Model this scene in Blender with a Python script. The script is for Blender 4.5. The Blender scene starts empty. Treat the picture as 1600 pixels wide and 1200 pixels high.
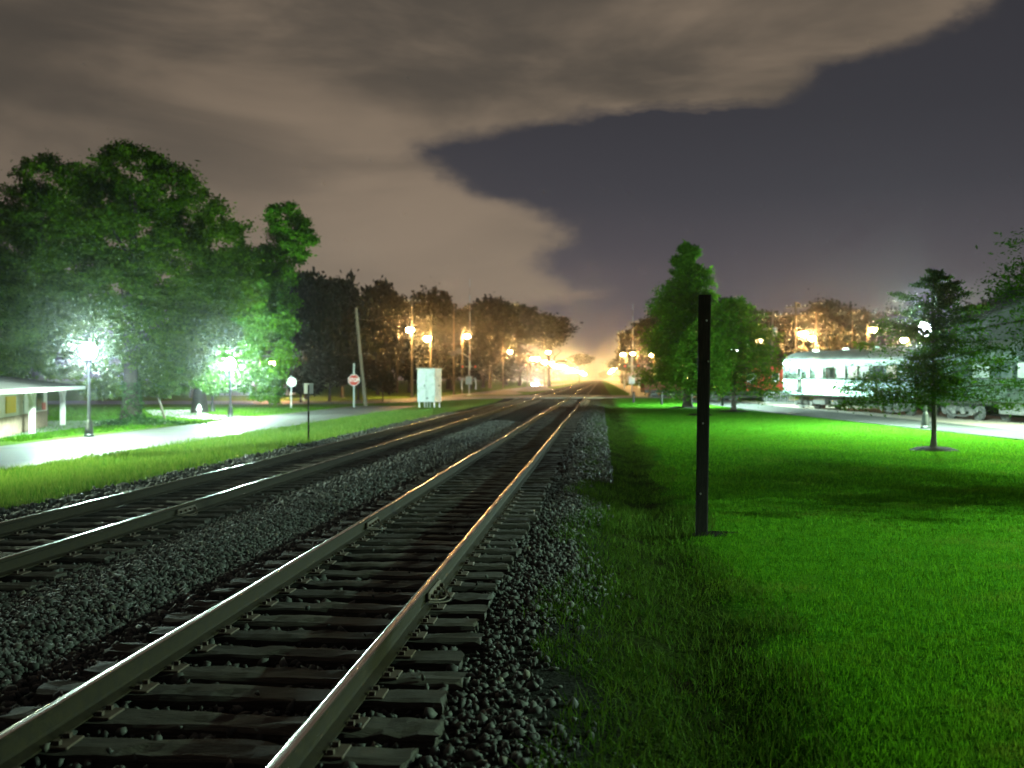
import bpy, math, random
import numpy as np
from mathutils import Vector, Matrix

PI = math.pi
R = math.radians
sc = bpy.context.scene
col = sc.collection
random.seed(7)

# ---------------------------------------------------------------- camera
FPX, HOR = 1555.0, 592.0
CAMZ = 2.1
PSI = math.atan(138.0 / FPX)
FW = (-math.sin(PSI), math.cos(PSI))
RT = (math.cos(PSI), math.sin(PSI))
cam = bpy.data.cameras.new('camera')
cam.sensor_width = 36.0
cam.lens = 36.0 * FPX / 1600.0
cam.shift_y = -8.0 / 1600.0
cam.clip_start = 0.05
cam.clip_end = 6000.0
camo = bpy.data.objects.new('camera', cam)
col.objects.link(camo)
camo.location = (0, 0, CAMZ)
camo.rotation_euler = (PI / 2, 0, PSI)
sc.camera = camo
cam.dof.use_dof = True
cam.dof.focus_distance = 9.0
cam.dof.aperture_fstop = 1.7

# ---------------------------------------------------------------- world: night sky over a lit town
world = bpy.data.worlds.new('World')
sc.world = world
world.use_nodes = True


class NT:
    """small node-tree helper"""
    def __init__(self, tree):
        self.t = tree
        self.n = tree.nodes
        self.l = tree.links

    def new(self, typ, **kw):
        n = self.n.new(typ)
        for k, v in kw.items():
            setattr(n, k, v)
        return n

    def put(self, sock, v):
        if isinstance(v, bpy.types.NodeSocket):
            self.l.new(v, sock)
        else:
            if isinstance(v, (tuple, list)) and len(v) == 3 and sock.type == 'RGBA':
                v = tuple(v) + (1.0,)
            sock.default_value = v

    def math(self, op, a, b=None, c=None, clamp=False):
        n = self.new('ShaderNodeMath', operation=op, use_clamp=clamp)
        self.put(n.inputs[0], a)
        if b is not None:
            self.put(n.inputs[1], b)
        if c is not None:
            self.put(n.inputs[2], c)
        return n.outputs[0]

    def mix(self, f, a, b, blend='MIX'):
        n = self.new('ShaderNodeMix', data_type='RGBA', blend_type=blend)
        self.put(n.inputs[0], f)
        self.put(n.inputs[6], a)
        self.put(n.inputs[7], b)
        return n.outputs[2]

    def sstep(self, v, lo, hi):
        n = self.new('ShaderNodeMapRange', interpolation_type='SMOOTHSTEP')
        self.put(n.inputs['Value'], v)
        n.inputs['From Min'].default_value = lo
        n.inputs['From Max'].default_value = hi
        return n.outputs['Result']

    def noise(self, vec, scale, detail=4.0, rough=0.5, dist=0.0):
        n = self.new('ShaderNodeTexNoise')
        if vec is not None:
            self.put(n.inputs['Vector'], vec)
        n.inputs['Scale'].default_value = scale
        n.inputs['Detail'].default_value = detail
        n.inputs['Roughness'].default_value = rough
        n.inputs['Distortion'].default_value = dist
        return n.outputs['Fac']

    def ramp(self, f, stops):
        n = self.new('ShaderNodeValToRGB')
        self.put(n.inputs[0], f)
        el = n.color_ramp.elements
        while len(el) > 1:
            el.remove(el[-1])
        el[0].position = stops[0][0]
        el[0].color = tuple(stops[0][1]) + (1,)
        for p, c in stops[1:]:
            e = el.new(p)
            e.color = tuple(c) + (1,)
        return n.outputs[0]

    def vec(self, x, y, z):
        n = self.new('ShaderNodeCombineXYZ')
        self.put(n.inputs[0], x)
        self.put(n.inputs[1], y)
        self.put(n.inputs[2], z)
        return n.outputs[0]


def build_world():
    nt = NT(world.node_tree)
    nt.n.clear()
    out = nt.new('ShaderNodeOutputWorld')
    tc = nt.new('ShaderNodeTexCoord')
    sep = nt.new('ShaderNodeSeparateXYZ')
    nt.l.new(tc.outputs['Generated'], sep.inputs[0])
    dx, dy, dz = sep.outputs
    az = nt.math('ARCTAN2', dx, dy)
    el = nt.math('ARCSINE', dz)
    # cloud bank: its eastern rim as azimuth over elevation
    pts = [(-40, 560), (0, 1530), (75, 1400), (98, 1300), (155, 1215), (172, 1010), (190, 860), (207, 770), (232, 655),
           (262, 690), (300, 740), (328, 830), (362, 905), (385, 880), (420, 865), (448, 900), (461, 960), (470, 860), (480, 760), (500, 500)]
    pts = pts[1:]
    rows = []
    for py, px in pts:
        a = math.atan((px - 800) / FPX) - PSI
        e = math.atan((HOR - py) / FPX * math.cos(math.atan((px - 800) / FPX)))
        rows.append((e, a))
    e0, e1 = 0.0, 0.60
    a0, a1 = -0.9, 0.9
    tail = [(0.46, 0.52), (0.60, 0.75)]
    rows = [(0.0, -0.6)] + sorted(rows) + tail
    fc = nt.new('ShaderNodeFloatCurve')
    cv = fc.mapping.curves[0]
    nrm = [((e - e0) / (e1 - e0), (a - a0) / (a1 - a0)) for e, a in rows]
    last = -1
    clean = []
    for p in nrm:
        if p[0] > last + 0.004:
            clean.append(p)
            last = p[0]
    cv.points[0].location = clean[0]
    cv.points[1].location = clean[-1]
    for p in clean[1:-1]:
        cv.points.new(*p)
    fc.mapping.update()
    sv = nt.vec(nt.math('MULTIPLY', az, 1.0), nt.math('MULTIPLY', el, 1.6), 0.0)
    st = nt.vec(nt.math('MULTIPLY', az, 1.0), nt.math('MULTIPLY', el, 3.4), 1.7)
    wob = nt.math('SUBTRACT', nt.noise(sv, 9.0, 8.0, 0.65), 0.5)
    wobe = nt.math('SUBTRACT', nt.noise(nt.vec(az, nt.math('MULTIPLY', el, 1.6), 4.0), 13.0, 7.0, 0.62), 0.5)
    e2 = nt.math('ADD', el, nt.math('MULTIPLY', wobe, 0.034))
    masks = []
    for de in (-0.005, -0.002, 0.002, 0.005):
        f = fc
        if masks:
            f = nt.new('ShaderNodeFloatCurve')
            c2 = f.mapping.curves[0]
            c2.points[0].location = clean[0]
            c2.points[1].location = clean[-1]
            for p in clean[1:-1]:
                c2.points.new(*p)
            f.mapping.update()
        nt.put(f.inputs['Value'], nt.math('DIVIDE', nt.math('ADD', e2, de), e1))
        edge = nt.math('ADD', nt.math('MULTIPLY', f.outputs[0], a1 - a0), a0)
        d = nt.math('ADD', nt.math('SUBTRACT', edge, az), nt.math('MULTIPLY', wob, 0.11))
        masks.append(nt.sstep(d, -0.014, 0.034))
    mask = nt.math('MULTIPLY', nt.math('ADD', nt.math('ADD', masks[0], masks[1]), nt.math('ADD', masks[2], masks[3])), 0.25)
    # cloud body: long streaks, lit from the town below
    s1 = nt.noise(st, 4.2, 5.0, 0.55, 0.4)
    s2 = nt.noise(st, 2.0, 3.0, 0.5)
    lum = nt.sstep(nt.math('ADD', nt.math('MULTIPLY', s1, 0.6), nt.math('MULTIPLY', s2, 0.4)), 0.36, 0.66)
    cl = nt.mix(lum, (0.086, 0.072, 0.058), (0.225, 0.172, 0.124))
    low = nt.sstep(el, 0.30, 0.07)
    cl = nt.mix(nt.math('MULTIPLY', low, 0.62), cl, (0.300, 0.235, 0.175))
    west = nt.sstep(az, -0.22, -0.62)
    cl = nt.mix(nt.math('MULTIPLY', west, 0.35), cl, (0.040, 0.035, 0.030))
    # clear air between the clouds
    clear = nt.ramp(nt.math('MULTIPLY', el, 2.0), [(0.0, (0.160, 0.125, 0.120)), (0.08, (0.135, 0.117, 0.124)), (0.18, (0.104, 0.091, 0.099)), (0.26, (0.078, 0.071, 0.082)),
                                                  (0.36, (0.056, 0.054, 0.064)), (0.5, (0.043, 0.042, 0.050)), (1.0, (0.024, 0.024, 0.030))])
    sky = nt.mix(mask, clear, cl)
    below = nt.sstep(el, 0.0, -0.02)
    sky = nt.mix(below, sky, (0.012, 0.012, 0.010))
    nish = nt.new('ShaderNodeTexSky', sky_type='NISHITA', sun_disc=False)
    nish.sun_elevation = R(-5.0)
    nish.sun_rotation = R(180.0)
    bg1 = nt.new('ShaderNodeBackground')
    nt.l.new(nish.outputs[0], bg1.inputs[0])
    bg1.inputs[1].default_value = 0.05
    bg2 = nt.new('ShaderNodeBackground')
    nt.put(bg2.inputs[0], sky)
    bg2.inputs[1].default_value = 1.0
    add = nt.new('ShaderNodeAddShader')
    nt.l.new(bg1.outputs[0], add.inputs[0])
    nt.l.new(bg2.outputs[0], add.inputs[1])
    nt.l.new(add.outputs[0], out.inputs[0])


build_world()
vs = sc.view_settings
vs.view_transform = 'Standard'
vs.look = 'None'
vs.gamma = 1.0
vs.exposure = 0.0
vs.use_curve_mapping = False
cy = sc.cycles
cy.use_denoising = True
cy.max_bounces = 5
cy.diffuse_bounces = 2
cy.glossy_bounces = 3
cy.transmission_bounces = 3
cy.transparent_max_bounces = 12
cy.volume_bounces = 0
cy.sample_clamp_indirect = 2.0
cy.sample_clamp_direct = 0.0
cy.use_light_tree = True
cy.caustics_reflective = False
cy.caustics_refractive = False

# lamp tints and powers
MERC = (0.66, 1.0, 0.86)
SODI = (1.0, 0.50, 0.13)
PW_PARK = 20500.0
PW_STREET = 6000.0


# ---------------------------------------------------------------- geometry helpers
def CW(Xc, Zc):
    """metres right of / in front of the camera -> ground plan x, y"""
    return (Zc * FW[0] + Xc * RT[0], Zc * FW[1] + Xc * RT[1])


def PZ(px, Zc):
    return CW((px - 800.0) / FPX * Zc, Zc)


def PG(px, py, z=0.0):
    Zc = (CAMZ - z) * FPX / (py - HOR)
    return PZ(px, Zc)


def ZA(py, Zc):
    return CAMZ - (py - HOR) / FPX * Zc


def sm(a, b, x):
    t = min(1.0, max(0.0, (x - a) / (b - a)))
    return t * t * (3 - 2 * t)


def tz(x, y):
    """height of the ground"""
    zl = 0.04 - 0.34 * (1 - sm(-14.0, -9.0, x)) if x < -9 else 0.02
    z = zl
    if x > -9:
        z = 0.02
        z += 0.13 * math.exp(-((x + 4.55) / 0.75) ** 2)
        z += 0.05 * math.exp(-((x + 0.45) / 0.45) ** 2)
        z -= 0.10 * math.exp(-((x - 0.75) / 0.5) ** 2)
        if x > 0.5:
            z -= 0.02
        z -= 0.10 * sm(12.0, 20.0, x)
    # the level crossing's low approach
    k = sm(88, 98, y) * (1 - sm(116, 128, y))
    if x < -8.3:
        z = z + k * (0.22 - z) * sm(-30, -12, x)
    elif x > 0.2:
        z = z + k * (0.22 - z) * (1 - sm(3, 16, x))
    return z


class MB:
    def __init__(self):
        self.v = []
        self.f = []
        self.m = []

    def add(self, vs_, fs, mi=0):
        b = len(self.v)
        self.v += [tuple(p) for p in vs_]
        self.f += [tuple(b + i for i in f) for f in fs]
        self.m += [mi] * len(fs)

    def box(self, c, s, rz=0.0, mi=0, M=None):
        hx, hy, hz = s[0] / 2, s[1] / 2, s[2] / 2
        P = [Vector((a * hx, b * hy, d * hz)) for d in (-1, 1) for b in (-1, 1) for a in (-1, 1)]
        rm = Matrix.Rotation(rz, 3, 'Z') if M is None else M
        P = [rm @ p + Vector(c) for p in P]
        self.add(P, [(0, 2, 3, 1), (4, 5, 7, 6), (0, 1, 5, 4), (2, 6, 7, 3), (0, 4, 6, 2), (1, 3, 7, 5)], mi)

    def bbox(self, c, s, bev=0.02, rz=0.0, mi=0):
        """box with chamfered vertical and horizontal edges"""
        hx, hy, hz = s[0] / 2, s[1] / 2, s[2] / 2
        b = min(bev, hx * 0.9, hy * 0.9, hz * 0.9)
        rm = Matrix.Rotation(rz, 3, 'Z')

        def ring(z, i):
            x, y = hx - i, hy - i
            q = b
            return [(x - q, -y, z), (x, -y + q, z), (x, y - q, z), (x - q, y, z), (-x + q, y, z), (-x, y - q, z), (-x, -y + q, z), (-x + q, -y, z)]
        rings = [ring(-hz, b), ring(-hz + b, 0), ring(hz - b, 0), ring(hz, b)]
        P = [rm @ Vector(p) + Vector(c) for r in rings for p in r]
        F = []
        for k in range(3):
            for i in range(8):
                j = (i + 1) % 8
                F.append((k * 8 + i, k * 8 + j, k * 8 + 8 + j, k * 8 + 8 + i))
        F.append(tuple(range(7, -1, -1)))
        F.append(tuple(range(24, 32)))
        self.add(P, F, mi)

    def tube(self, path, radii, n=8, mi=0, cap=True):
        path = [Vector(p) for p in path]
        if not isinstance(radii, (list, tuple)):
            radii = [radii] * len(path)
        rings = []
        up = Vector((0, 0, 1))
        prev = None
        for i, p in enumerate(path):
            t = (path[min(i + 1, len(path) - 1)] - path[max(i - 1, 0)])
            t = t.normalized() if t.length > 1e-9 else up
            if prev is None:
                a = Vector((1, 0, 0)) if abs(t.x) < 0.9 else Vector((0, 1, 0))
                u = t.cross(a).normalized()
            else:
                u = (prev - t * prev.dot(t))
                u = u.normalized() if u.length > 1e-6 else t.orthogonal().normalized()
            prev = u
            w = t.cross(u)
            rings.append([p + (u * math.cos(2 * PI * k / n) + w * math.sin(2 * PI * k / n)) * radii[i] for k in range(n)])
        P = [q for r in rings for q in r]
        F = []
        for i in range(len(path) - 1):
            for k in range(n):
                j = (k + 1) % n
                F.append((i * n + k, i * n + j, i * n + n + j, i * n + n + k))
        if cap:
            F.append(tuple(range(n - 1, -1, -1)))
            F.append(tuple(len(P) - n + k for k in range(n)))
        self.add(P, F, mi)

    def lathe(self, prof, n=16, c=(0, 0, 0), mi=0):
        P, F = [], []
        for r, z in prof:
            for k in range(n):
                a = 2 * PI * k / n
                P.append((c[0] + r * math.cos(a), c[1] + r * math.sin(a), c[2] + z))
        for i in range(len(prof) - 1):
            for k in range(n):
                j = (k + 1) % n
                F.append((i * n + k, i * n + j, i * n + n + j, i * n + n + k))
        F.append(tuple(range(n - 1, -1, -1)))
        F.append(tuple(len(P) - n + k for k in range(n)))
        self.add(P, F, mi)

    def prism(self, poly, o, ax, ay, an, depth, mi=0):
        """polygon in the plane (ax, ay) at o, extruded along an"""
        o, ax, ay, an = Vector(o), Vector(ax), Vector(ay), Vector(an)
        n = len(poly)
        A = [o + ax * p[0] + ay * p[1] for p in poly]
        B = [q + an * depth for q in A]
        F = [tuple(range(n - 1, -1, -1)), tuple(range(n, 2 * n))]
        for i in range(n):
            j = (i + 1) % n
            F.append((i, j, n + j, n + i))
        self.add(A + B, F, mi)

    def mesh(self, name, mats, smooth=False):
        me = bpy.data.meshes.new(name)
        me.from_pydata(self.v, [], self.f)
        for m in (mats if isinstance(mats, (list, tuple)) else [mats]):
            me.materials.append(m)
        me.polygons.foreach_set('material_index', self.m)
        if smooth:
            me.polygons.foreach_set('use_smooth', [True] * len(self.f))
        me.update()
        return me

    def build(self, name, mats, parent=None, smooth=False, loc=None, rz=0.0):
        o = bpy.data.objects.new(name, self.mesh(name, mats, smooth))
        col.objects.link(o)
        if parent is not None:
            o.parent = parent
        if loc is not None:
            o.location = loc
        if rz:
            o.rotation_euler.z = rz
        return o


def smooth_angle(o, deg=40):
    me = o.data
    me.polygons.foreach_set('use_smooth', [True] * len(me.polygons))
    try:
        me.set_sharp_from_angle(angle=R(deg))
    except Exception:
        pass


def tag(o, label=None, cat=None, group=None, kind=None):
    if label:
        o['label'] = label
    if cat:
        o['category'] = cat
    if group:
        o['group'] = group
    if kind:
        o['kind'] = kind
    return o


def thing(name, label, cat, loc=(0, 0, 0), rz=0.0, group=None):
    o = bpy.data.objects.new(name, None)
    o.empty_display_size = 0.2
    col.objects.link(o)
    o.location = loc
    o.rotation_euler.z = rz
    return tag(o, label, cat, group)


def link(name, me, parent=None, loc=None, rot=None):
    o = bpy.data.objects.new(name, me)
    col.objects.link(o)
    if parent is not None:
        o.parent = parent
    if loc is not None:
        o.location = loc
    if rot is not None:
        o.rotation_euler = rot
    return o


def copy_tree(o, parent=None, loc=None, rz=None, label=None, group=None):
    c = o.copy()
    col.objects.link(c)
    c.parent = parent
    if loc is not None:
        c.location = loc
    if rz is not None:
        c.rotation_euler.z = rz
    if label:
        c['label'] = label
    if group:
        c['group'] = group
    for ch in list(o.children):
        copy_tree(ch, c)
    return c


def np_mesh(name, V, nper, mat, rnd=None, smooth=False):
    """mesh of n-gons that share no vertices; V is (count*nper, 3)"""
    nv = len(V)
    nf = nv // nper
    me = bpy.data.meshes.new(name)
    me.vertices.add(nv)
    me.vertices.foreach_set('co', np.ascontiguousarray(V, dtype=np.float32).ravel())
    me.loops.add(nv)
    me.loops.foreach_set('vertex_index', np.arange(nv, dtype=np.int32))
    me.polygons.add(nf)
    me.polygons.foreach_set('loop_start', np.arange(0, nv, nper, dtype=np.int32))
    me.polygons.foreach_set('loop_total', np.full(nf, nper, dtype=np.int32))
    me.materials.append(mat)
    if rnd is not None:
        at = me.attributes.new('rnd', 'FLOAT', 'FACE')
        at.data.foreach_set('value', np.asarray(rnd, dtype=np.float32))
    if smooth:
        me.polygons.foreach_set('use_smooth', np.ones(nf, dtype=bool))
    me.update(calc_edges=True)
    return me


def idx_mesh(name, V, F, mat, rnd=None):
    """triangle mesh with an index array"""
    nf = len(F)
    me = bpy.data.meshes.new(name)
    me.vertices.add(len(V))
    me.vertices.foreach_set('co', np.ascontiguousarray(V, dtype=np.float32).ravel())
    me.loops.add(nf * 3)
    me.loops.foreach_set('vertex_index', np.ascontiguousarray(F, dtype=np.int32).ravel())
    me.polygons.add(nf)
    me.polygons.foreach_set('loop_start', np.arange(0, nf * 3, 3, dtype=np.int32))
    me.polygons.foreach_set('loop_total', np.full(nf, 3, dtype=np.int32))
    me.materials.append(mat)
    if rnd is not None:
        at = me.attributes.new('rnd', 'FLOAT', 'FACE')
        at.data.foreach_set('value', np.asarray(rnd, dtype=np.float32))
    me.update(calc_edges=True)
    return me


# ---------------------------------------------------------------- materials
def newmat(name):
    m = bpy.data.materials.new(name)
    m.use_nodes = True
    nt = NT(m.node_tree)
    nt.n.clear()
    out = nt.new('ShaderNodeOutputMaterial')
    return m, nt, out


def pos(nt):
    return nt.new('ShaderNodeNewGeometry').outputs['Position']


def objc(nt):
    return nt.new('ShaderNodeTexCoord').outputs['Object']


def surf(name, c1, c2, scale=8.0, rough=0.7, metal=0.0, bump=0.0, bscale=None, stretch=None, spec=0.3, local=False, rand=0.0, c3=None, s3=1.5):
    m, nt, out = newmat(name)
    p = objc(nt) if local else pos(nt)
    if stretch:
        mp = nt.new('ShaderNodeMapping')
        nt.put(mp.inputs['Vector'], p)
        mp.inputs['Scale'].default_value = stretch
        p = mp.outputs[0]
    f = nt.noise(p, scale, 6.0, 0.62)
    f = nt.sstep(f, 0.3, 0.7)
    c = nt.mix(f, c1, c2)
    if c3 is not None:
        g = nt.sstep(nt.noise(p, s3, 5.0, 0.6), 0.48, 0.68)
        c = nt.mix(g, c, c3)
    if rand:
        oi = nt.new('ShaderNodeObjectInfo')
        k = nt.math('MULTIPLY_ADD', oi.outputs['Random'], 2 * rand, 1 - rand)
        c = nt.mix(1.0, c, nt.vec(k, k, k), 'MULTIPLY')
    b = nt.new('ShaderNodeBsdfPrincipled')
    nt.put(b.inputs['Base Color'], c)
    rr = nt.math('MULTIPLY_ADD', f, 0.16, rough - 0.08, clamp=True)
    nt.put(b.inputs['Roughness'], rr)
    b.inputs['Metallic'].default_value = metal
    b.inputs['Specular IOR Level'].default_value = spec
    if bump:
        bn = nt.new('ShaderNodeBump')
        bn.inputs['Strength'].default_value = bump
        bn.inputs['Distance'].default_value = 0.02
        nt.put(bn.inputs['Height'], nt.noise(p, bscale or scale * 3, 5.0, 0.6))
        nt.l.new(bn.outputs[0], b.inputs['Normal'])
    nt.l.new(b.outputs[0], out.inputs[0])
    return m


def leafmat(name, c1, c2, trans=0.35, spec=0.15, ns=0.6, dry=None):
    m, nt, out = newmat(name)
    at = nt.new('ShaderNodeAttribute', attribute_name='rnd')
    n = nt.noise(pos(nt), ns, 4.0, 0.65)
    f = nt.math('MULTIPLY_ADD', n, 0.7, nt.math('MULTIPLY', at.outputs['Fac'], 0.5))
    c = nt.mix(nt.sstep(f, 0.25, 0.9), c1, c2)
    if dry:
        g = nt.sstep(nt.noise(pos(nt), 0.55, 5.0, 0.65), 0.50, 0.70)
        c = nt.mix(nt.math('MULTIPLY', g, 0.55), c, dry)
    d = nt.new('ShaderNodeBsdfPrincipled')
    nt.put(d.inputs['Base Color'], c)
    d.inputs['Roughness'].default_value = 0.6
    d.inputs['Specular IOR Level'].default_value = spec
    t = nt.new('ShaderNodeBsdfTranslucent')
    nt.put(t.inputs['Color'], nt.mix(1.0, c, (1.2, 1.15, 0.5), 'MULTIPLY'))
    ms = nt.new('ShaderNodeMixShader')
    ms.inputs[0].default_value = trans
    nt.l.new(d.outputs[0], ms.inputs[1])
    nt.l.new(t.outputs[0], ms.inputs[2])
    nt.l.new(ms.outputs[0], out.inputs[0])
    return m


def glowmat(name, c, strength):
    """lamp glass that lets its own lamp through"""
    m, nt, out = newmat(name)
    e = nt.new('ShaderNodeEmission')
    nt.put(e.inputs[0], c)
    e.inputs[1].default_value = strength
    t = nt.new('ShaderNodeBsdfTransparent')
    a = nt.new('ShaderNodeAddShader')
    nt.l.new(e.outputs[0], a.inputs[0])
    nt.l.new(t.outputs[0], a.inputs[1])
    nt.l.new(a.outputs[0], out.inputs[0])
    try:
        m.cycles.emission_sampling = 'NONE'
    except Exception:
        pass
    return m


M = {}
M['tie'] = surf('tie_wood', (0.012, 0.011, 0.009), (0.044, 0.040, 0.032), 5.0, 0.85, bump=0.8, bscale=9.0, stretch=(1.2, 14.0, 8.0), local=True, rand=0.35)
M['rust'] = surf('rail_rust', (0.010, 0.008, 0.004), (0.022, 0.018, 0.009), 14.0, 0.85, bump=0.15, bscale=60, spec=0.1)
M['railtop'] = surf('rail_steel', (0.42, 0.40, 0.38), (0.55, 0.53, 0.50), 6.0, 0.24, metal=1.0, stretch=(30.0, 0.4, 1.0))
M['plate'] = surf('plate_rust', (0.04, 0.028, 0.02), (0.075, 0.055, 0.04), 20.0, 0.8)
M['steel'] = surf('galvanised', (0.30, 0.32, 0.32), (0.42, 0.44, 0.44), 12.0, 0.5, metal=0.5)
M['darkmetal'] = surf('dark_green_iron', (0.005, 0.008, 0.007), (0.011, 0.016, 0.014), 9.0, 0.45, spec=0.5)
M['black'] = surf('black_paint', (0.010, 0.010, 0.010), (0.020, 0.020, 0.019), 20.0, 0.6)
M['pole'] = surf('pole_wood', (0.085, 0.068, 0.048), (0.17, 0.14, 0.105), 4.0, 0.85, bump=0.5, stretch=(10, 10, 0.7))
M['post'] = surf('creosote_post', (0.004, 0.0038, 0.0036), (0.017, 0.015, 0.014), 6.0, 0.8, bump=0.6, stretch=(14, 14, 0.8), spec=0.08)
M['cabinet'] = surf('cabinet_silver', (0.27, 0.30, 0.29), (0.36, 0.39, 0.38), 3.0, 0.5, metal=0.25, c3=(0.22, 0.24, 0.22), s3=2.0)
M['white'] = surf('white_paint', (0.68, 0.69, 0.67), (0.80, 0.80, 0.78), 5.0, 0.55)
M['red'] = surf('red_paint', (0.36, 0.030, 0.022), (0.48, 0.05, 0.035), 3.0, 0.5)
M['armred'] = surf('faded_red', (0.20, 0.13, 0.11), (0.28, 0.20, 0.17), 3.0, 0.6)
M['rustred'] = surf('rust_red', (0.10, 0.022, 0.012), (0.17, 0.045, 0.022), 3.0, 0.7)
M['yellow'] = surf('yellow_paint', (0.55, 0.36, 0.03), (0.66, 0.44, 0.05), 6.0, 0.5)
M['asphalt'] = surf('road_asphalt', (0.050, 0.052, 0.050), (0.095, 0.096, 0.090), 9.0, 0.62, bump=0.35, bscale=60, c3=(0.035, 0.036, 0.035), s3=0.45, spec=0.45)
M['pathway'] = surf('path_asphalt', (0.030, 0.034, 0.032), (0.060, 0.064, 0.060), 9.0, 0.85, bump=0.35, bscale=60, c3=(0.022, 0.024, 0.023), s3=0.45, spec=0.05)
M['concrete'] = surf('concrete', (0.17, 0.17, 0.16), (0.26, 0.255, 0.24), 3.0, 0.8, bump=0.2, bscale=50)
M['gravel'] = surf('yard_gravel', (0.15, 0.13, 0.10), (0.27, 0.24, 0.19), 14.0, 0.9, bump=0.9, bscale=26)
M['mulch'] = surf('mulch', (0.003, 0.0025, 0.002), (0.010, 0.008, 0.006), 22.0, 0.95, bump=1.0, bscale=30, spec=0.02)
M['bark'] = surf('bark', (0.018, 0.015, 0.011), (0.055, 0.048, 0.037), 5.0, 0.9, bump=1.0, bscale=8, stretch=(6, 6, 1.0))
M['cream'] = surf('cream_paint', (0.50, 0.48, 0.41), (0.62, 0.60, 0.52), 4.0, 0.6)
M['brick'] = surf('tan_board', (0.16, 0.11, 0.08), (0.26, 0.19, 0.14), 4.0, 0.8)
M['roof'] = surf('shingle_roof', (0.009, 0.009, 0.009), (0.020, 0.019, 0.019), 6.0, 0.9, bump=0.6, bscale=20, spec=0.05)
M['bin'] = surf('bin_green', (0.010, 0.020, 0.015), (0.022, 0.036, 0.027), 4.0, 0.6)
M['glass'] = surf('dark_glass', (0.020, 0.030, 0.028), (0.045, 0.06, 0.055), 2.0, 0.12, spec=0.7)
M['blind'] = surf('window_blind', (0.11, 0.14, 0.12), (0.17, 0.19, 0.16), 1.5, 0.45, spec=0.5)
M['blind2'] = surf('brown_blind', (0.17, 0.10, 0.05), (0.25, 0.16, 0.08), 1.5, 0.45, spec=0.5)
M['stainless'] = surf('stainless', (0.13, 0.21, 0.19), (0.24, 0.34, 0.31), 2.2, 0.30, metal=1.0, bump=0.05, bscale=7, stretch=(1, 1, 4))
M['stainroof'] = surf('stainless_roof', (0.08, 0.115, 0.105), (0.15, 0.19, 0.18), 2.0, 0.42, metal=0.9, bump=0.06, bscale=5)
M['truck'] = surf('bogie_iron', (0.06, 0.065, 0.06), (0.16, 0.16, 0.15), 7.0, 0.6, metal=0.3, bump=0.2)
M['hyd'] = surf('hydrant_paint', (0.66, 0.67, 0.65), (0.75, 0.75, 0.72), 8.0, 0.5)
M['brownbox'] = surf('brown_car', (0.10, 0.06, 0.045), (0.16, 0.10, 0.075), 2.0, 0.7)
M['carbody'] = surf('dark_car_paint', (0.03, 0.032, 0.036), (0.05, 0.05, 0.055), 2.0, 0.3, spec=0.6)
M['siding'] = surf('grey_green_siding', (0.030, 0.036, 0.031), (0.050, 0.058, 0.050), 2.0, 0.75)
M['leafA'] = leafmat('leaf_oak', (0.011, 0.040, 0.002), (0.062, 0.122, 0.006), 0.42, 0.0)
M['leafB'] = leafmat('leaf_maple', (0.014, 0.058, 0.003), (0.062, 0.155, 0.008), 0.44, 0.0)
M['leafdark'] = leafmat('leaf_far', (0.004, 0.006, 0.003), (0.011, 0.015, 0.005), 0.25, 0.02)
M['leafC'] = leafmat('leaf_cypress', (0.018, 0.072, 0.005), (0.062, 0.140, 0.010), 0.40, 0.0)
M['leafShaded'] = leafmat('leaf_cypress_shaded', (0.009, 0.040, 0.003), (0.036, 0.092, 0.007), 0.40, 0.0)  # darker copy of the cypress leaf, backlit shade put into its colour
M['ivy'] = leafmat('leaf_ivy', (0.015, 0.06, 0.016), (0.05, 0.12, 0.03), 0.3)
M['lawn'] = leafmat('lawn_blade', (0.014, 0.062, 0.004), (0.074, 0.205, 0.012), 0.40, 0.0, 3.2, (0.115, 0.150, 0.030))
M['weed'] = leafmat('weed_blade', (0.016, 0.048, 0.006), (0.055, 0.100, 0.018), 0.3, 0.0)
M['rough'] = leafmat('rough_grass', (0.042, 0.125, 0.020), (0.140, 0.205, 0.062), 0.36, 0.0, 1.2)
M['glow_merc'] = glowmat('glass_mercury', (0.80, 1.0, 0.95), 160.0)
M['glow_sodi'] = glowmat('glass_sodium', (1.0, 0.62, 0.22), 450.0)
M['glow_white'] = glowmat('glass_headlight', (1.0, 0.90, 0.75), 150.0)


def stonemat():
    m, nt, out = newmat('ballast_stone')
    at = nt.new('ShaderNodeAttribute', attribute_name='rnd')
    c = nt.ramp(at.outputs['Fac'], [(0.0, (0.012, 0.013, 0.013)), (0.45, (0.032, 0.035, 0.034)), (0.8, (0.060, 0.064, 0.060)), (0.95, (0.095, 0.088, 0.066)), (1.0, (0.16, 0.155, 0.14))])
    n = nt.noise(pos(nt), 45.0, 3.0)
    c = nt.mix(1.0, c, nt.vec(nt.math('MULTIPLY_ADD', n, 0.9, 0.5), nt.math('MULTIPLY_ADD', n, 0.9, 0.5), nt.math('MULTIPLY_ADD', n, 0.9, 0.5)), 'MULTIPLY')
    b = nt.new('ShaderNodeBsdfPrincipled')
    nt.put(b.inputs['Base Color'], c)
    b.inputs['Roughness'].default_value = 0.75
    b.inputs['Specular IOR Level'].default_value = 0.35
    nt.l.new(b.outputs[0], out.inputs[0])
    return m


M['stone'] = stonemat()


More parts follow.
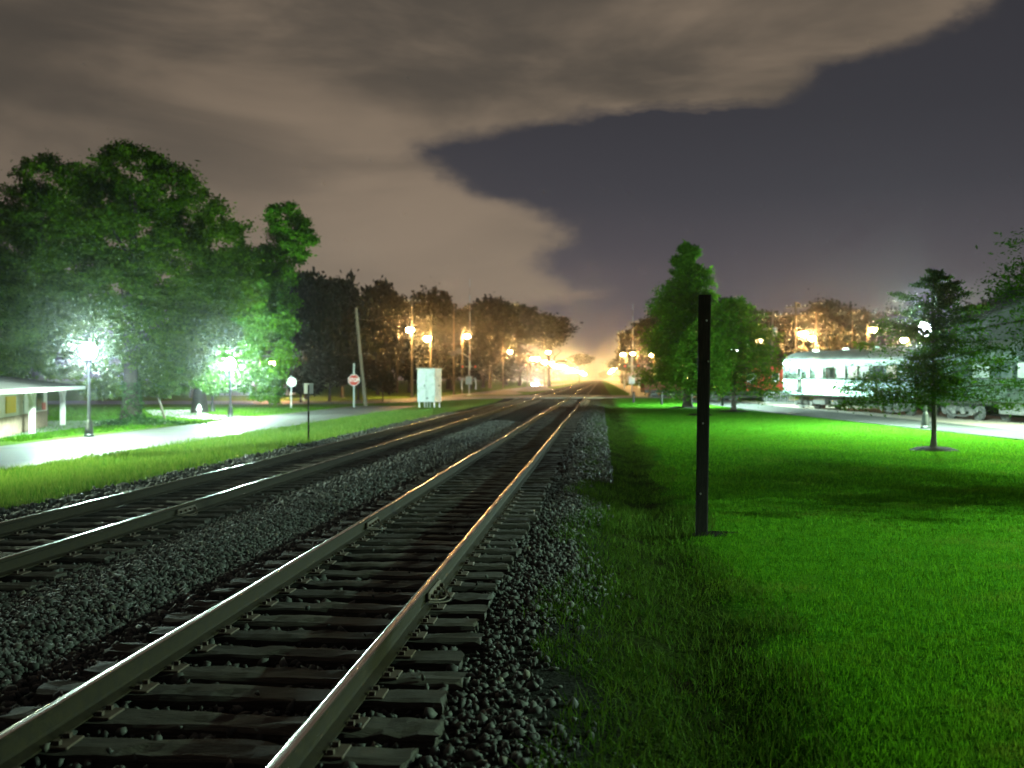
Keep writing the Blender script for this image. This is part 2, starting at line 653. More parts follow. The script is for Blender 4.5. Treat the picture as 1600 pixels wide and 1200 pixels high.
def groundmat():
    m, nt, out = newmat('ground_cover')
    p = pos(nt)
    sep = nt.new('ShaderNodeSeparateXYZ')
    nt.put(sep.inputs[0], p)
    x, y, z = sep.outputs
    w = nt.math('SUBTRACT', nt.noise(p, 0.9, 5.0, 0.6), 0.5)
    w2 = nt.math('SUBTRACT', nt.noise(p, 3.5, 4.0, 0.6), 0.5)
    xw = nt.math('ADD', x, nt.math('ADD', nt.math('MULTIPLY', w, 1.1), nt.math('MULTIPLY', w2, 0.5)))
    fine = nt.noise(p, 26.0, 6.0, 0.65)
    med = nt.noise(p, 1.6, 5.0, 0.6)
    lawn = nt.mix(nt.sstep(fine, 0.3, 0.7), (0.016, 0.080, 0.005), (0.046, 0.160, 0.011))
    lawn = nt.mix(nt.math('MULTIPLY', nt.sstep(med, 0.52, 0.78), 0.45), lawn, (0.075, 0.105, 0.022))
    weed = nt.mix(nt.sstep(fine, 0.35, 0.65), (0.008, 0.014, 0.004), (0.026, 0.044, 0.010))
    weed = nt.mix(nt.sstep(med, 0.45, 0.7), weed, (0.011, 0.009, 0.006))
    bal = nt.mix(nt.sstep(nt.noise(p, 34.0, 3.0, 0.7), 0.3, 0.7), (0.008, 0.009, 0.0085), (0.030, 0.032, 0.030))
    far = nt.mix(nt.sstep(fine, 0.3, 0.7), (0.040, 0.105, 0.014), (0.110, 0.180, 0.035))
    far = nt.mix(nt.math('MULTIPLY', nt.sstep(med, 0.45, 0.75), 0.5), far, (0.13, 0.15, 0.04))
    c = nt.mix(nt.sstep(xw, -9.5, -9.1), far, bal)
    c = nt.mix(nt.sstep(xw, -0.25, 0.25), c, weed)
    c = nt.mix(nt.sstep(xw, 1.0, 1.7), c, lawn)
    b = nt.new('ShaderNodeBsdfPrincipled')
    nt.put(b.inputs['Base Color'], c)
    b.inputs['Roughness'].default_value = 0.95
    b.inputs['Specular IOR Level'].default_value = 0.0
    bn = nt.new('ShaderNodeBump')
    bn.inputs['Strength'].default_value = 0.9
    bn.inputs['Distance'].default_value = 0.05
    nt.put(bn.inputs['Height'], nt.math('ADD', fine, nt.noise(p, 9.0, 4.0)))
    nt.l.new(bn.outputs[0], b.inputs['Normal'])
    nt.l.new(b.outputs[0], out.inputs[0])
    return m


M['ground'] = groundmat()


# ---------------------------------------------------------------- the setting
def grid_sheet(name, xs, ys, zf, mat):
    V = [(x, y, zf(x, y)) for y in ys for x in xs]
    nx = len(xs)
    F = [(j * nx + i, j * nx + i + 1, (j + 1) * nx + i + 1, (j + 1) * nx + i) for j in range(len(ys) - 1) for i in range(nx - 1)]
    me = bpy.data.meshes.new(name)
    me.from_pydata(V, [], F)
    me.materials.append(mat)
    me.polygons.foreach_set('use_smooth', [True] * len(F))
    o = bpy.data.objects.new(name, me)
    col.objects.link(o)
    return o


def frange(a, b, s):
    n = max(1, int(round((b - a) / s)))
    return [a + (b - a) * i / n for i in range(n)]


xs = frange(-650, -60, 60) + frange(-60, -16, 2.0) + frange(-16, -9, 0.5) + frange(-9, 2.6, 0.2) + frange(2.6, 24, 1.0) + frange(24, 80, 4) + frange(80, 650, 60) + [650]
ys = frange(-80, 0, 8) + frange(0, 30, 0.75) + frange(30, 135, 2.0) + frange(135, 300, 10) + frange(300, 1650, 75) + [1650]
tag(grid_sheet('ground', xs, ys, tz, M['ground']), kind='structure')


def strip(name, pts, w, mat, dz=0.02, n=6, kind='structure', thick=0.14):
    """a road along pts (x, y), w wide, laid on the ground with sides"""
    P = [Vector((p[0], p[1])) for p in pts]
    dense = []
    for a, b in zip(P[:-1], P[1:]):
        k = max(1, int((b - a).length / 2.0))
        dense += [a + (b - a) * i / k for i in range(k)]
    dense.append(P[-1])
    ww = w if isinstance(w, (list, tuple)) else None
    V, F = [], []
    for i, p in enumerate(dense):
        t = (dense[min(i + 1, len(dense) - 1)] - dense[max(i - 1, 0)]).normalized()
        nrm = Vector((-t.y, t.x))
        W = w if ww is None else ww[0] + (ww[1] - ww[0]) * i / (len(dense) - 1)
        row = []
        for k in range(n + 1):
            q = p + nrm * W * (k / n - 0.5)
            z = tz(q.x, q.y)
            if -8.9 < q.x < -0.3:
                z = 0.285 - dz
            row.append((q.x, q.y, z + dz))
        row.insert(0, (row[0][0], row[0][1], row[0][2] - thick))
        row.append((row[-1][0], row[-1][1], row[-1][2] - thick))
        V += row
    m = n + 3
    for i in range(len(dense) - 1):
        for k in range(m - 1):
            F.append((i * m + k, i * m + k + 1, (i + 1) * m + k + 1, (i + 1) * m + k))
    me = bpy.data.meshes.new(name)
    me.from_pydata(V, [], F)
    me.materials.append(mat)
    o = bpy.data.objects.new(name, me)
    col.objects.link(o)
    return tag(o, kind=kind)


strip('road', [(-18.4, -30), (-18.3, 40), (-18.8, 86)], 5.6, M['asphalt'], 0.025)
strip('road', [(-18.8, 112), (-18.6, 200), (-18.0, 700)], 6.0, M['asphalt'], 0.025)
strip('crossing_road', [(-60, 96), (-20, 99), (-10, 103), (4, 106), (30, 104), (70, 100)], 13.0, M['asphalt'], 0.03, 12)
strip('path', [(19.0, 24), (15.6, 42), (12.9, 62), (11.2, 80), (9.8, 99)], [4.2, 4.8], M['pathway'], 0.03)
strip('road', [(6.5, 112), (7.0, 260), (7.5, 900)], 5.0, M['asphalt'], 0.03)
strip('side_path', [(-21.4, 57.5), (-27.5, 63.5), (-33, 74)], 3.6, M['concrete'], 0.03)
strip('yard', [(24.0, 20), (18.6, 62), (15.6, 88), (16, 94)], [9.0, 9.0], M['gravel'], 0.012)
strip('side_path', [(-26.3, 36.0), (-28.6, 54.0)], 4.6, M['concrete'], 0.035)


# ---------------------------------------------------------------- railway tracks
def wander(y, seed):
    k = min(1.0, max(0.0, (y - 14) / 25.0))
    return k * 0.022 * (math.sin(y * 0.21 + seed) + 0.7 * math.sin(y * 0.47 + 2.1 * seed)) , k * 0.012 * math.sin(y * 0.33 + 1.3 * seed)


def rail_mesh(x0, seed, y0=-20.0, y1=1500.0, fx=None):
    # profile: foot, web, head (x, z from rail bottom)
    prof = [(-0.075, 0.0), (-0.075, 0.010), (-0.016, 0.028), (-0.010, 0.045), (-0.010, 0.120), (-0.034, 0.134), (-0.036, 0.158), (-0.028, 0.166), (-0.014, 0.1695),
            (0.014, 0.1695), (0.028, 0.166), (0.036, 0.158), (0.034, 0.134), (0.010, 0.120), (0.010, 0.045), (0.016, 0.028), (0.075, 0.010), (0.075, 0.0)]
    ys_ = []
    y = y0
    while y < y1:
        ys_.append(y)
        y += 0.6 if y < 40 else (1.2 if y < 120 else (5 if y < 300 else 40))
    ys_.append(y1)
    V, F, mi = [], [], []
    n = len(prof)
    for y in ys_:
        wx, wz = wander(y, seed)
        cx = x0 if fx is None else fx(y)
        for px, pz in prof:
            V.append((cx + px + wx, y, 0.13 + pz + wz))
    for j in range(len(ys_) - 1):
        for i in range(n - 1):
            F.append((j * n + i, (j + 1) * n + i, (j + 1) * n + i + 1, j * n + i + 1))
            mi.append(1 if 7 <= i <= 9 else 0)
    me = bpy.data.meshes.new('rail')
    me.from_pydata(V, [], F)
    me.materials.append(M['rust'])
    me.materials.append(M['railtop'])
    me.polygons.foreach_set('material_index', mi)
    me.polygons.foreach_set('use_smooth', [7 <= i % (n - 1) <= 9 for i in range(len(F))])
    me.update()
    return me


def tie_mesh(seed):
    rng = random.Random(seed)
    nx, prof = 26, [(-0.135, -0.17), (-0.138, -0.02), (-0.120, 0.0), (-0.05, 0.003), (0.05, 0.003), (0.120, 0.0), (0.138, -0.02), (0.135, -0.17)]
    V, F = [], []
    ph = [rng.uniform(0, 6) for _ in prof]
    for i in range(nx):
        x = -1.3 + 2.6 * i / (nx - 1)
        for k, (py, pz) in enumerate(prof):
            jy = 0.008 * math.sin(x * 3.1 + ph[k]) + rng.uniform(-0.005, 0.005)
            jz = 0.007 * math.sin(x * 4.3 + ph[k] * 2) + rng.uniform(-0.006, 0.004) if pz > -0.1 else 0
            if rng.random() < 0.06 and pz > -0.05:
                jz -= 0.018
            V.append((x + (rng.uniform(-0.03, 0.03) if i in (0, nx - 1) else 0), py + jy, pz + jz))
    n = len(prof)
    for i in range(nx - 1):
        for k in range(n - 1):
            F.append((i * n + k, i * n + k + 1, (i + 1) * n + k + 1, (i + 1) * n + k))
    F.append(tuple(range(n - 1, -1, -1)))
    F.append(tuple((nx - 1) * n + k for k in range(n)))
    me = bpy.data.meshes.new('tie')
    me.from_pydata(V, [], F)
    me.materials.append(M['tie'])
    me.update()
    return me


TIES = [tie_mesh(40 + i) for i in range(6)]
_pl = MB()
_pl.bbox((0, 0, 0.006), (0.36, 0.19, 0.016), 0.005)
for sx in (-0.105, 0.105):
    for sy in (-0.055, 0.055):
        _pl.box((sx, sy, 0.025), (0.035, 0.03, 0.03))
PLATE = _pl.mesh('tie_plate', M['plate'])

rngT = random.Random(3)
ZT = 0.118


def make_track(xc, label, n_ties, n_plates, seed):
    t = thing('railway_track', label, 'railway track', (0, 0, 0))
    for k, dx in enumerate((-0.752, 0.752)):
        link('rail', rail_mesh(xc + dx, seed + k * 1.7), t)
    y = -3.0
    for i in range(n_ties):
        y += 0.488 + rngT.uniform(-0.035, 0.035)
        o = link('tie', TIES[rngT.randrange(6)], t, (xc + rngT.uniform(-0.06, 0.06), y, ZT + rngT.uniform(-0.012, 0.004)), (rngT.uniform(-0.01, 0.01), rngT.uniform(-0.004, 0.004), rngT.uniform(-0.022, 0.022)))
        if 8 <= i < 8 + n_plates:
            for dx in (-0.752, 0.752):
                link('tie_plate', PLATE, o, (xc + dx - o.location.x, 0, 0.002))
    # ties beyond the countable stretch
    mb = MB()
    while y < 94:
        y += 0.49
        mb.box((xc + rngT.uniform(-0.05, 0.05), y, ZT - 0.09), (2.6, 0.26, 0.17))
    o = mb.build('distant_ties', M['tie'], t)
    o['kind'] = 'stuff'
    return t


TR = make_track(-2.27, 'nearer railway track with dark wooden ties and worn rails in the foreground', 150, 34, 0.6)
TL = make_track(-6.75, 'farther railway track whose rails glint beside the left grass verge', 120, 24, 2.9)


def joint(track, x, y, side):
    mb = MB()
    mb.bbox((x + side * 0.032, y, 0.13 + 0.078), (0.035, 0.62, 0.085), 0.01)
    for k in range(4):
        mb.tube([(x + side * 0.045, y - 0.24 + k * 0.16, 0.21), (x + side * 0.085, y - 0.24 + k * 0.16, 0.21)], 0.017, 6)
    mb.build('joint_bar', M['plate'], track)
    for k in (0, 1):
        mb = MB()
        path = []
        for i in range(13):
            a = i / 12
            path.append((x + side * (0.05 + (0.09 + 0.05 * k) * math.sin(PI * a)), y - 0.34 + 0.68 * a - 0.05 * k, 0.20 - 0.05 * math.sin(PI * a) - 0.01 * k))
        mb.tube(path, 0.007, 5)
        mb.build('bond_wire', M['plate'], track)


jy = PG(668, 915, 0.25)
joint(TR, -2.27 + 0.752, jy[1], 1)
joint(TL, -6.75 + 0.752, PG(296, 792, 0.25)[1], 1)
joint(TR, -2.27 - 0.752, PG(590, 812, 0.25)[1], 1)

# ---------------------------------------------------------------- ballast stones
def ico():
    t = (1 + 5 ** 0.5) / 2
    v = np.array([(-1, t, 0), (1, t, 0), (-1, -t, 0), (1, -t, 0), (0, -1, t), (0, 1, t), (0, -1, -t), (0, 1, -t), (t, 0, -1), (t, 0, 1), (-t, 0, -1), (-t, 0, 1)], float)
    v /= np.linalg.norm(v[0])
    f = np.array([(0, 11, 5), (0, 5, 1), (0, 1, 7), (0, 7, 10), (0, 10, 11), (1, 5, 9), (5, 11, 4), (11, 10, 2), (10, 7, 6), (7, 1, 8), (3, 9, 4), (3, 4, 2), (3, 2, 6), (3, 6, 8), (3, 8, 9), (4, 9, 5), (2, 4, 11), (6, 2, 10), (8, 6, 7), (9, 8, 1)])
    return v, f


def rotmats(n, rng):
    q = rng.normal(size=(n, 4))
    q /= np.linalg.norm(q, axis=1)[:, None]
    w, x, y, z = q.T
    return np.stack([np.stack([1 - 2 * (y * y + z * z), 2 * (x * y - z * w), 2 * (x * z + y * w)], 1),
                     np.stack([2 * (x * y + z * w), 1 - 2 * (x * x + z * z), 2 * (y * z - x * w)], 1),
                     np.stack([2 * (x * z - y * w), 2 * (y * z + x * w), 1 - 2 * (x * x + y * y)], 1)], 1)


TZ = np.vectorize(tz)


def stones(name, pts, size, seed, lift=0.3, parent=None, label=None):
    rng = np.random.default_rng(seed)
    n = len(pts)
    bv, bf = ico()
    s = size * np.exp(np.clip(rng.normal(0, 0.30, n), -0.8, 0.5))
    shp = rng.uniform(0.40, 1.25, (n, 1, 3))
    V = bv[None] * (1 + rng.uniform(-0.48, 0.34, (n, 12, 1))) * shp * s[:, None, None]
    V = np.einsum('nij,nkj->nki', rotmats(n, rng), V)
    z = pts[:, 2] if pts.shape[1] == 3 else TZ(pts[:, 0], pts[:, 1])
    V[:, :, 0] += pts[:, 0][:, None]
    V[:, :, 1] += pts[:, 1][:, None]
    V[:, :, 2] += (z + s * lift)[:, None]
    F = (bf[None] + (np.arange(n) * 12)[:, None, None]).reshape(-1, 3)
    rnd = np.repeat(np.clip(rng.beta(2.0, 2.6, n), 0, 1), 20)
    me = idx_mesh(name, V.reshape(-1, 3), F, M['stone'], rnd)
    o = link(name, me, parent)
    o['kind'] = 'stuff'
    if label:
        o['label'] = label
    return o


def scatter(n, x0, x1, y0, y1, seed, power=1.0):
    """points denser towards the camera when power > 1"""
    rng = np.random.default_rng(seed)
    u = rng.random(n) ** power
    return np.stack([rng.uniform(x0, x1, n), y0 + (y1 - y0) * u], 1)


rg = np.random.default_rng(5)
# heap between the tracks
p = scatter(22000, -5.75, -3.40, 3.0, 15.0, 1)
m_ = p[:, 0] + 0.12 * np.sin(p[:, 1] * 2.3) + rg.normal(0, 0.10, len(p)) < -3.50
stones('ballast', p[m_], 0.029, 11, label='dark grey track ballast between the two tracks')
p = scatter(14000, -5.75, -3.42, 15.0, 46.0, 2, 1.6)
stones('ballast', p, 0.040, 12, label='dark grey track ballast heaped between the tracks farther off')
# shoulder to the right of the nearer track
p = scatter(9500, -0.98, 0.35, 3.2, 20.0, 3, 1.2)
m_ = p[:, 0] + 0.22 * np.sin(p[:, 1] * 1.1) + rg.normal(0, 0.16, len(p)) < -0.25 + 0.10 * np.sin(p[:, 1] * 0.6)
stones('ballast', p[m_], 0.026, 13, label='loose grey ballast along the tie ends beside the weeds')
p = scatter(5500, -0.95, 0.25, 20.0, 75.0, 4, 1.2)
stones('ballast', p, 0.045, 14, label='grey ballast strip running far along the right rail')
# cribs between ties, sunk
for k, (xa, xb) in enumerate(((-3.55, -1.0), (-8.05, -5.5))):
    p = scatter(7000, xa, xb, 3.0, 20.0 if k == 0 else 28.0, 20 + k, 1.3)
    stones('ballast', p, 0.028, 30 + k, lift=1.1, label=('ballast lying low between the ties of the nearer track', 'ballast lying low between the ties of the farther track')[k])
p = scatter(7000, -9.3, -8.0, 6.0, 60.0, 26, 1.5)
stones('ballast', p, 0.042, 36, label='thin ballast edge between the farther track and grass')
# a few stones lying on the ties
ps = []
for k in range(60):
    ps.append((-2.27 + rg.uniform(-1.2, 1.25), rg.uniform(4.2, 14), ZT + 0.005))
stones('loose_stones', np.array(ps), 0.021, 41, lift=0.5, label='few pale loose stones scattered on the dark ties')
for o in bpy.data.objects:
    if o.name.startswith(('ballast', 'loose_stones')):
        o['category'] = 'gravel'


# ---------------------------------------------------------------- grass
def blades(name, pts, h, w, mat, seed, label, z=None, lean=0.45, cat='grass'):
    rng = np.random.default_rng(seed)
    n = len(pts)
    z = TZ(pts[:, 0], pts[:, 1]) if z is None else z
    a = rng.uniform(0, 2 * PI, n)
    hh = h * np.exp(rng.normal(0, 0.35, n))
    ww = w * rng.uniform(0.6, 1.4, n)
    la = rng.uniform(0, 2 * PI, n)
    ll = np.abs(rng.normal(0, lean, n)) * hh
    B = np.stack([pts[:, 0], pts[:, 1], z - 0.01], 1)
    d = np.stack([np.cos(a), np.sin(a), np.zeros(n)], 1) * (ww / 2)[:, None]
    l = np.stack([np.cos(la) * ll, np.sin(la) * ll, hh], 1)
    V = np.empty((n, 3, 3))
    V[:, 0] = B - d
    V[:, 1] = B + d
    V[:, 2] = B + l
    me = np_mesh(name, V.reshape(-1, 3), 3, mat, rng.random(n))
    o = link(name, me)
    return tag(o, label, cat, kind='stuff')


def frustum(n, z0, z1, q0, q1, seed, power=1.6):
    """points on the ground in a fan in front of the viewer"""
    rng = np.random.default_rng(seed)
    Z = z0 + (z1 - z0) * rng.random(n) ** power
    q = rng.uniform(q0, q1, n)
    X = q * Z
    return np.stack([Z * FW[0] + X * RT[0], Z * FW[1] + X * RT[1]], 1)


def clumpy(p, scale, thr, seed):
    rng = np.random.default_rng(seed)
    ph = rng.uniform(0, 6, 8)
    v = np.zeros(len(p))
    for k in range(4):
        a = rng.uniform(0, PI)
        v += np.sin((p[:, 0] * math.cos(a) + p[:, 1] * math.sin(a)) * scale * (1 + 0.6 * k) + ph[k])
    return v / 2.0 + rng.normal(0, 0.35, len(p)) > thr


p = frustum(340000, 4.6, 22.0, -0.02, 0.62, 51, 1.35)
edge = 1.25 + 0.25 * np.sin(p[:, 1] * 0.9) + 0.15 * np.sin(p[:, 1] * 2.3)
k_ = (p[:, 0] > edge + np.random.default_rng(1).normal(0, 0.26, len(p)))
k_ &= np.random.default_rng(3).random(len(p)) < np.clip((22.0 - p[:, 1]) / 8.0, 0, 1)
blades('lawn_grass', p[k_], 0.034, 0.009, M['lawn'], 52, 'short mown lawn grass filling the lower right foreground')
p = frustum(190000, 13.0, 60.0, 0.0, 0.66, 53, 1.5)
k_ = (p[:, 0] > 1.4 + 0.3 * np.sin(p[:, 1] * 0.5)) & (p[:, 0] < np.interp(p[:, 1], [24, 42, 62, 80], [16.6, 13.1, 10.4, 8.7]))
k_ &= np.random.default_rng(2).random(len(p)) < np.clip((p[:, 1] - 13.0) / 9.0, 0, 1)
blades('lawn_grass', p[k_], 0.042, 0.022, M['lawn'], 54, 'bright mown lawn reaching back to the path by the train')
# weeds and rough grass by the track
p = scatter(95000, -0.7, 1.9, 3.6, 75.0, 55, 2.0)
k_ = (p[:, 0] > -0.45 + 0.2 * np.sin(p[:, 1] * 1.3)) & (p[:, 0] < 1.55 + 0.2 * np.sin(p[:, 1] * 0.9)) & clumpy(p, 2.2, -0.55, 9)
blades('weeds', p[k_], 0.07, 0.011, M['weed'], 56, 'ragged dark weeds between the ballast and the lawn', lean=0.9)
p = frustum(7000, 9.0, 17.0, 0.04, 0.22, 57, 1.0)
c0 = PG(1010, 815, 0)
k_ = ((p[:, 0] - c0[0]) ** 2 * 0.8 + (p[:, 1] - c0[1]) ** 2 * 0.35) < 0.75
blades('tall_grass', p[k_][::2], 0.11, 0.012, M['weed'], 58, 'tuft of taller pale grass left of the black post', lean=0.6)
# verge left of the tracks
p = frustum(230000, 15.0, 75.0, -0.62, -0.08, 59, 1.5)
k_ = (p[:, 0] < -9.25 + 0.15 * np.sin(p[:, 1] * 1.7)) & (p[:, 0] > -15.7 + 0.2 * np.sin(p[:, 1] * 0.8))
blades('rough_grass', p[k_], 0.12, 0.020, M['rough'], 60, 'tall bright grass verge between the left road and the rails', lean=0.5)
p = frustum(70000, 38.0, 84.0, -0.62, -0.16, 61, 1.2)
k_ = (p[:, 0] < -22.0) & (p[:, 1] < 92) & (p[:, 0] > -60)
blades('lawn_grass', p[k_], 0.08, 0.05, M['lawn'], 62, 'lamplit lawn under the big left trees beyond the road')

# ---------------------------------------------------------------- lamps
def lamp_light(parent, loc, power, tint, radius, spot=None):
    ld = bpy.data.lights.new('lamp_light', 'POINT' if spot is None else 'SPOT')
    ld.energy = power
    ld.color = tint
    ld.shadow_soft_size = radius
    o = bpy.data.objects.new('lamp_light', ld)
    col.objects.link(o)
    o.parent = parent
    o.location = loc
    if spot is not None:
        ld.spot_size = spot[0]
        ld.spot_blend = 0.0 if spot[0] > 3 else 0.35
        o.rotation_euler = spot[1]
    return o


def park_lamp(x, y, z, h, label, power=PW_PARK, group='white park lamps', tint=MERC, gr=0.30):
    """cast-iron post with a flared base and a frosted globe; h is the globe's centre"""
    t = thing('lamp_post', label, 'lamp post', (x, y, z), 0, group)
    b = MB()
    b.lathe([(0.21, 0.0), (0.21, 0.10), (0.17, 0.14), (0.15, 0.45), (0.12, 0.60), (0.125, 0.64), (0.085, 0.72)], 12)
    smooth_angle(b.build('base', M['darkmetal'], t))
    b = MB()
    top = h - gr - 0.10
    b.lathe([(0.075, 0.70), (0.058, top - 0.25), (0.085, top - 0.22), (0.085, top - 0.16), (0.055, top - 0.12), (0.06, top)], 12)
    smooth_angle(b.build('post', M['darkmetal'], t))
    b = MB()
    b.lathe([(0.06, top), (0.15, top + 0.05), (0.16, top + 0.10), (0.12, top + 0.12)], 12)
    smooth_angle(b.build('lantern_collar', M['darkmetal'], t))
    b = MB()
    prof = []
    for i in range(11):
        a = -PI * 0.42 + (PI * 0.92) * i / 10
        prof.append((max(0.02, gr * math.cos(a)), h + gr * 1.15 * math.sin(a)))
    b.lathe(prof, 16)
    smooth_angle(b.build('globe', M['glow_merc'], t), 80)
    b = MB()
    b.lathe([(0.05, h + gr * 1.13), (0.06, h + gr * 1.2), (0.02, h + gr * 1.4), (0.005, h + gr * 1.6)], 8)
    b.build('finial', M['darkmetal'], t)
    lamp_light(t, (0, 0, h), power, tint, gr * 0.9)
    return t


def at_depth(px, py_base, zg):
    """camera distance from where the foot meets the ground"""
    return (CAMZ - zg) * FPX / (py_base - HOR)


def lamp_px(px, py_base, py_head, zg, label, **kw):
    Z = at_depth(px, py_base, zg)
    x, y = PZ(px, Z)
    z = tz(x, y)
    return park_lamp(x, y, z, ZA(py_head, Z) - z, label, **kw)


lamp_px(139, 683, 549, -0.3, 'brightest white park lamp, beside the road near the shelter', power=PW_PARK * 0.6)
lamp_px(360, 652, 569, -0.3, 'white park lamp on dark post, right one of the close pair under the trees', power=PW_PARK * 0.85)
lamp_px(332, 643, 575, -0.3, 'white park lamp on dark post, left and farther one of the close pair', power=PW_PARK * 0.5)
lamp_px(1446, 672, 514, -0.05, 'white park lamp in front of the train, behind the small cypress', power=PW_PARK * 1.25)
Zl = 78.0
x_, y_ = PZ(1147, Zl)
park_lamp(x_, y_, tz(x_, y_), ZA(547, Zl) - tz(x_, y_), 'white park lamp glimpsed through the round green tree', power=PW_PARK * 1.5)


def flood_pole(x, y, h, label, power, tint, cone=156):
    """tall wooden pole with a bracketed lamp, beyond the frame"""
    z = tz(x, y)
    t = thing('lamp_post', label, 'lamp post', (x, y, z), 0, 'tall yard lamps')
    b = MB()
    b.tube([(0, 0, 0), (0, 0, h + 1.0)], [0.15, 0.11], 10)
    b.build('pole', M['pole'], t)
    b = MB()
    b.tube([(-0.1, 0, h - 0.2), (-0.6, 0, h + 0.2), (-1.2, 0, h + 0.25)], 0.03, 6)
    b.build('bracket', M['steel'], t)
    b = MB()
    b.lathe([(0.05, 0.22), (0.17, 0.20), (0.25, 0.06), (0.26, 0.03)], 12, (-1.3, 0, h + 0.02))
    b.build('hood', M['steel'], t)
    b = MB()
    b.lathe([(0.03, -0.22), (0.14, -0.16), (0.20, -0.02), (0.18, 0.02)], 12, (-1.3, 0, h))
    b.build('globe', M['glow_merc'], t)
    lamp_light(t, (-1.3, 0, h - 0.1), power, tint, 0.15, spot=(R(cone), (0, 0, 0)))
    return t


flood_pole(21.0, 11.0, 6.0, 'tall yard lamp right of the lawn', 62000.0, (0.62, 1.0, 0.66), 168)
flood_pole(22.0, 37.5, 7.0, 'tall yard lamp beside the train beyond the right edge', 62000.0, (0.74, 1.0, 0.64), 152)
flood_pole(-22.5, 30.0, 6.0, 'unseen yard lamp added beyond the left edge to brighten the verge', 50000.0, (0.76, 1.0, 0.68), 168)  # added out of view to brighten the left verge and road


def street_lamp(x, y, h, label, arm=(1.6, 0.0), power=PW_STREET, group=None, wood=True, pole_h=None, cross=False, tint=SODI, lens=0.46, light=True):
    z = tz(x, y)
    t = thing('street_lamp', label, 'street lamp', (x, y, z), 0, group)
    ph = pole_h or h + 0.6
    b = MB()
    b.tube([(0, 0, 0), (0, 0, ph * 0.5), (0.02, 0, ph)], [0.17, 0.145, 0.11], 8)
    b.build('pole', M['pole'] if wood else M['steel'], t)
    ax, ay = arm
    b = MB()
    b.tube([(0, 0, h - 0.5), (ax * 0.4, ay * 0.4, h - 0.05), (ax * 0.8, ay * 0.8, h + 0.12), (ax, ay, h + 0.14)], 0.035, 6)
    b.build('arm', M['steel'], t)
    b = MB()
    b.lathe([(0.06, 0.20), (0.18, 0.17), (0.28, 0.06), (0.28, 0.02)], 10, (ax, ay, h + 0.03))
    b.build('lamp_head', M['steel'], t)
    b = MB()
    b.lathe([(0.03, -lens), (lens * 0.7, -lens * 0.75), (lens, -0.10), (lens, 0.02)], 10, (ax, ay, h))
    b.build('lens', M['glow_sodi'], t)
    if cross:
        b = MB()
        b.box((0, 0, ph - 0.5), (2.2, 0.1, 0.12))
        b.build('crossarm', M['pole'], t)
        for sx in (-0.95, -0.4, 0.4, 0.95):
            b = MB()
            b.lathe([(0.03, 0), (0.05, 0.05), (0.03, 0.12), (0.045, 0.16)], 8, (sx, 0, ph - 0.44))
            b.build('insulator', M['white'], t)
    if light:
        lamp_light(t, (ax, ay, h - 0.12), power, tint, lens, spot=(PI, (0, 0, 0)) if y < 200 else None)
    return t


def street_px(px_pole, px_lamp, py_lamp, Z, label, **kw):
    x, y = PZ(px_pole, Z)
    dx = (px_lamp - px_pole) / FPX * Z
    h = ZA(py_lamp, Z) - tz(x, y)
    return street_lamp(x, y, h, label, arm=(dx * RT[0], dx * RT[1] - 0.15), **kw)


street_px(644, 641, 514, 124, 'orange street lamp on the tall wooden pole left of the silver cabinet', pole_h=ZA(466, 124) + 0.3, cross=True, power=PW_STREET * 0.7)
street_px(673, 668, 527, 130, 'orange street lamp on the pole rising behind the silver cabinet', pole_h=ZA(495, 130) + 0.3, power=PW_STREET * 0.6)
street_px(722, 730, 524, 158, 'orange street lamp just behind the raised left crossing gate', power=PW_STREET * 0.8)
street_px(786, 797, 549, 247, 'orange street lamp on the wooden pole with sagging wires, right of the gate', pole_h=ZA(520, 247) + 0.2, cross=True)
street_px(824, 832, 560, 300, 'orange street lamp, first of the merged left row', power=PW_STREET * 0.6)
street_px(850, 857, 550, 262, 'orange street lamp standing highest near the start of the merged row', pole_h=13.0, power=PW_STREET * 0.6)
rl = random.Random(21)
nfar = 0
yy = 340.0
while yy < 1350:
    street_lamp(-23.0 + rl.uniform(-1, 1), yy, 9.2 + rl.uniform(-0.4, 0.6), 'orange street lamp in the long merging row left of the rails', arm=(2.0, 0), power=PW_STREET * 0.55, light=(nfar % 3 == 0), group='far street lamps left of the rails', lens=0.85)
    nfar += 1
    yy += 34 + rl.uniform(-4, 8) + (yy - 340) * 0.02
street_px(978, 973, 553, 279, 'orange street lamp, upper left one beside the right crossing gate')
street_px(996, 989, 552, 272, 'orange street lamp hidden behind the right crossing gate arm')
street_px(1022, 1018, 553, 190, 'orange street lamp at the left edge of the tall cypress', power=PW_STREET * 0.7)
yy = 390.0
while yy < 1350:
    street_lamp(11.5 + rl.uniform(-0.7, 0.7), yy, 9.0 + rl.uniform(-0.3, 0.6), 'orange street lamp in the short merging column right of the rails', arm=(-2.0, 0), power=PW_STREET * 0.8, light=(nfar % 2 == 0), group='far street lamps right of the rails', lens=0.85)
    nfar += 1
    yy += 70 + rl.uniform(-6, 10) + (yy - 390) * 0.06
street_px(1243, 1255, 520, 128, 'very bright orange lamp above the round end of the train', power=PW_STREET * 1.2, pole_h=ZA(470, 128), lens=0.5)
street_px(1355, 1364, 514, 132, 'small orange lamp on the pole behind the silver train roof', power=PW_STREET * 0.8)
street_px(1275, 1268, 527, 140, 'orange lamp on the bare pole close to the very bright one', pole_h=ZA(487, 140), power=PW_STREET * 0.8)
street_px(436, 428, 566, 118, 'orange street lamp hidden behind the right big tree', power=PW_STREET * 1.2)
street_px(1098, 1090, 560, 135, 'orange street lamp behind the cypress and the freight wagons', power=PW_STREET * 1.4)
street_px(1180, 1186, 530, 112, 'orange street lamp behind the right edge of the round tree', power=PW_STREET * 0.6)
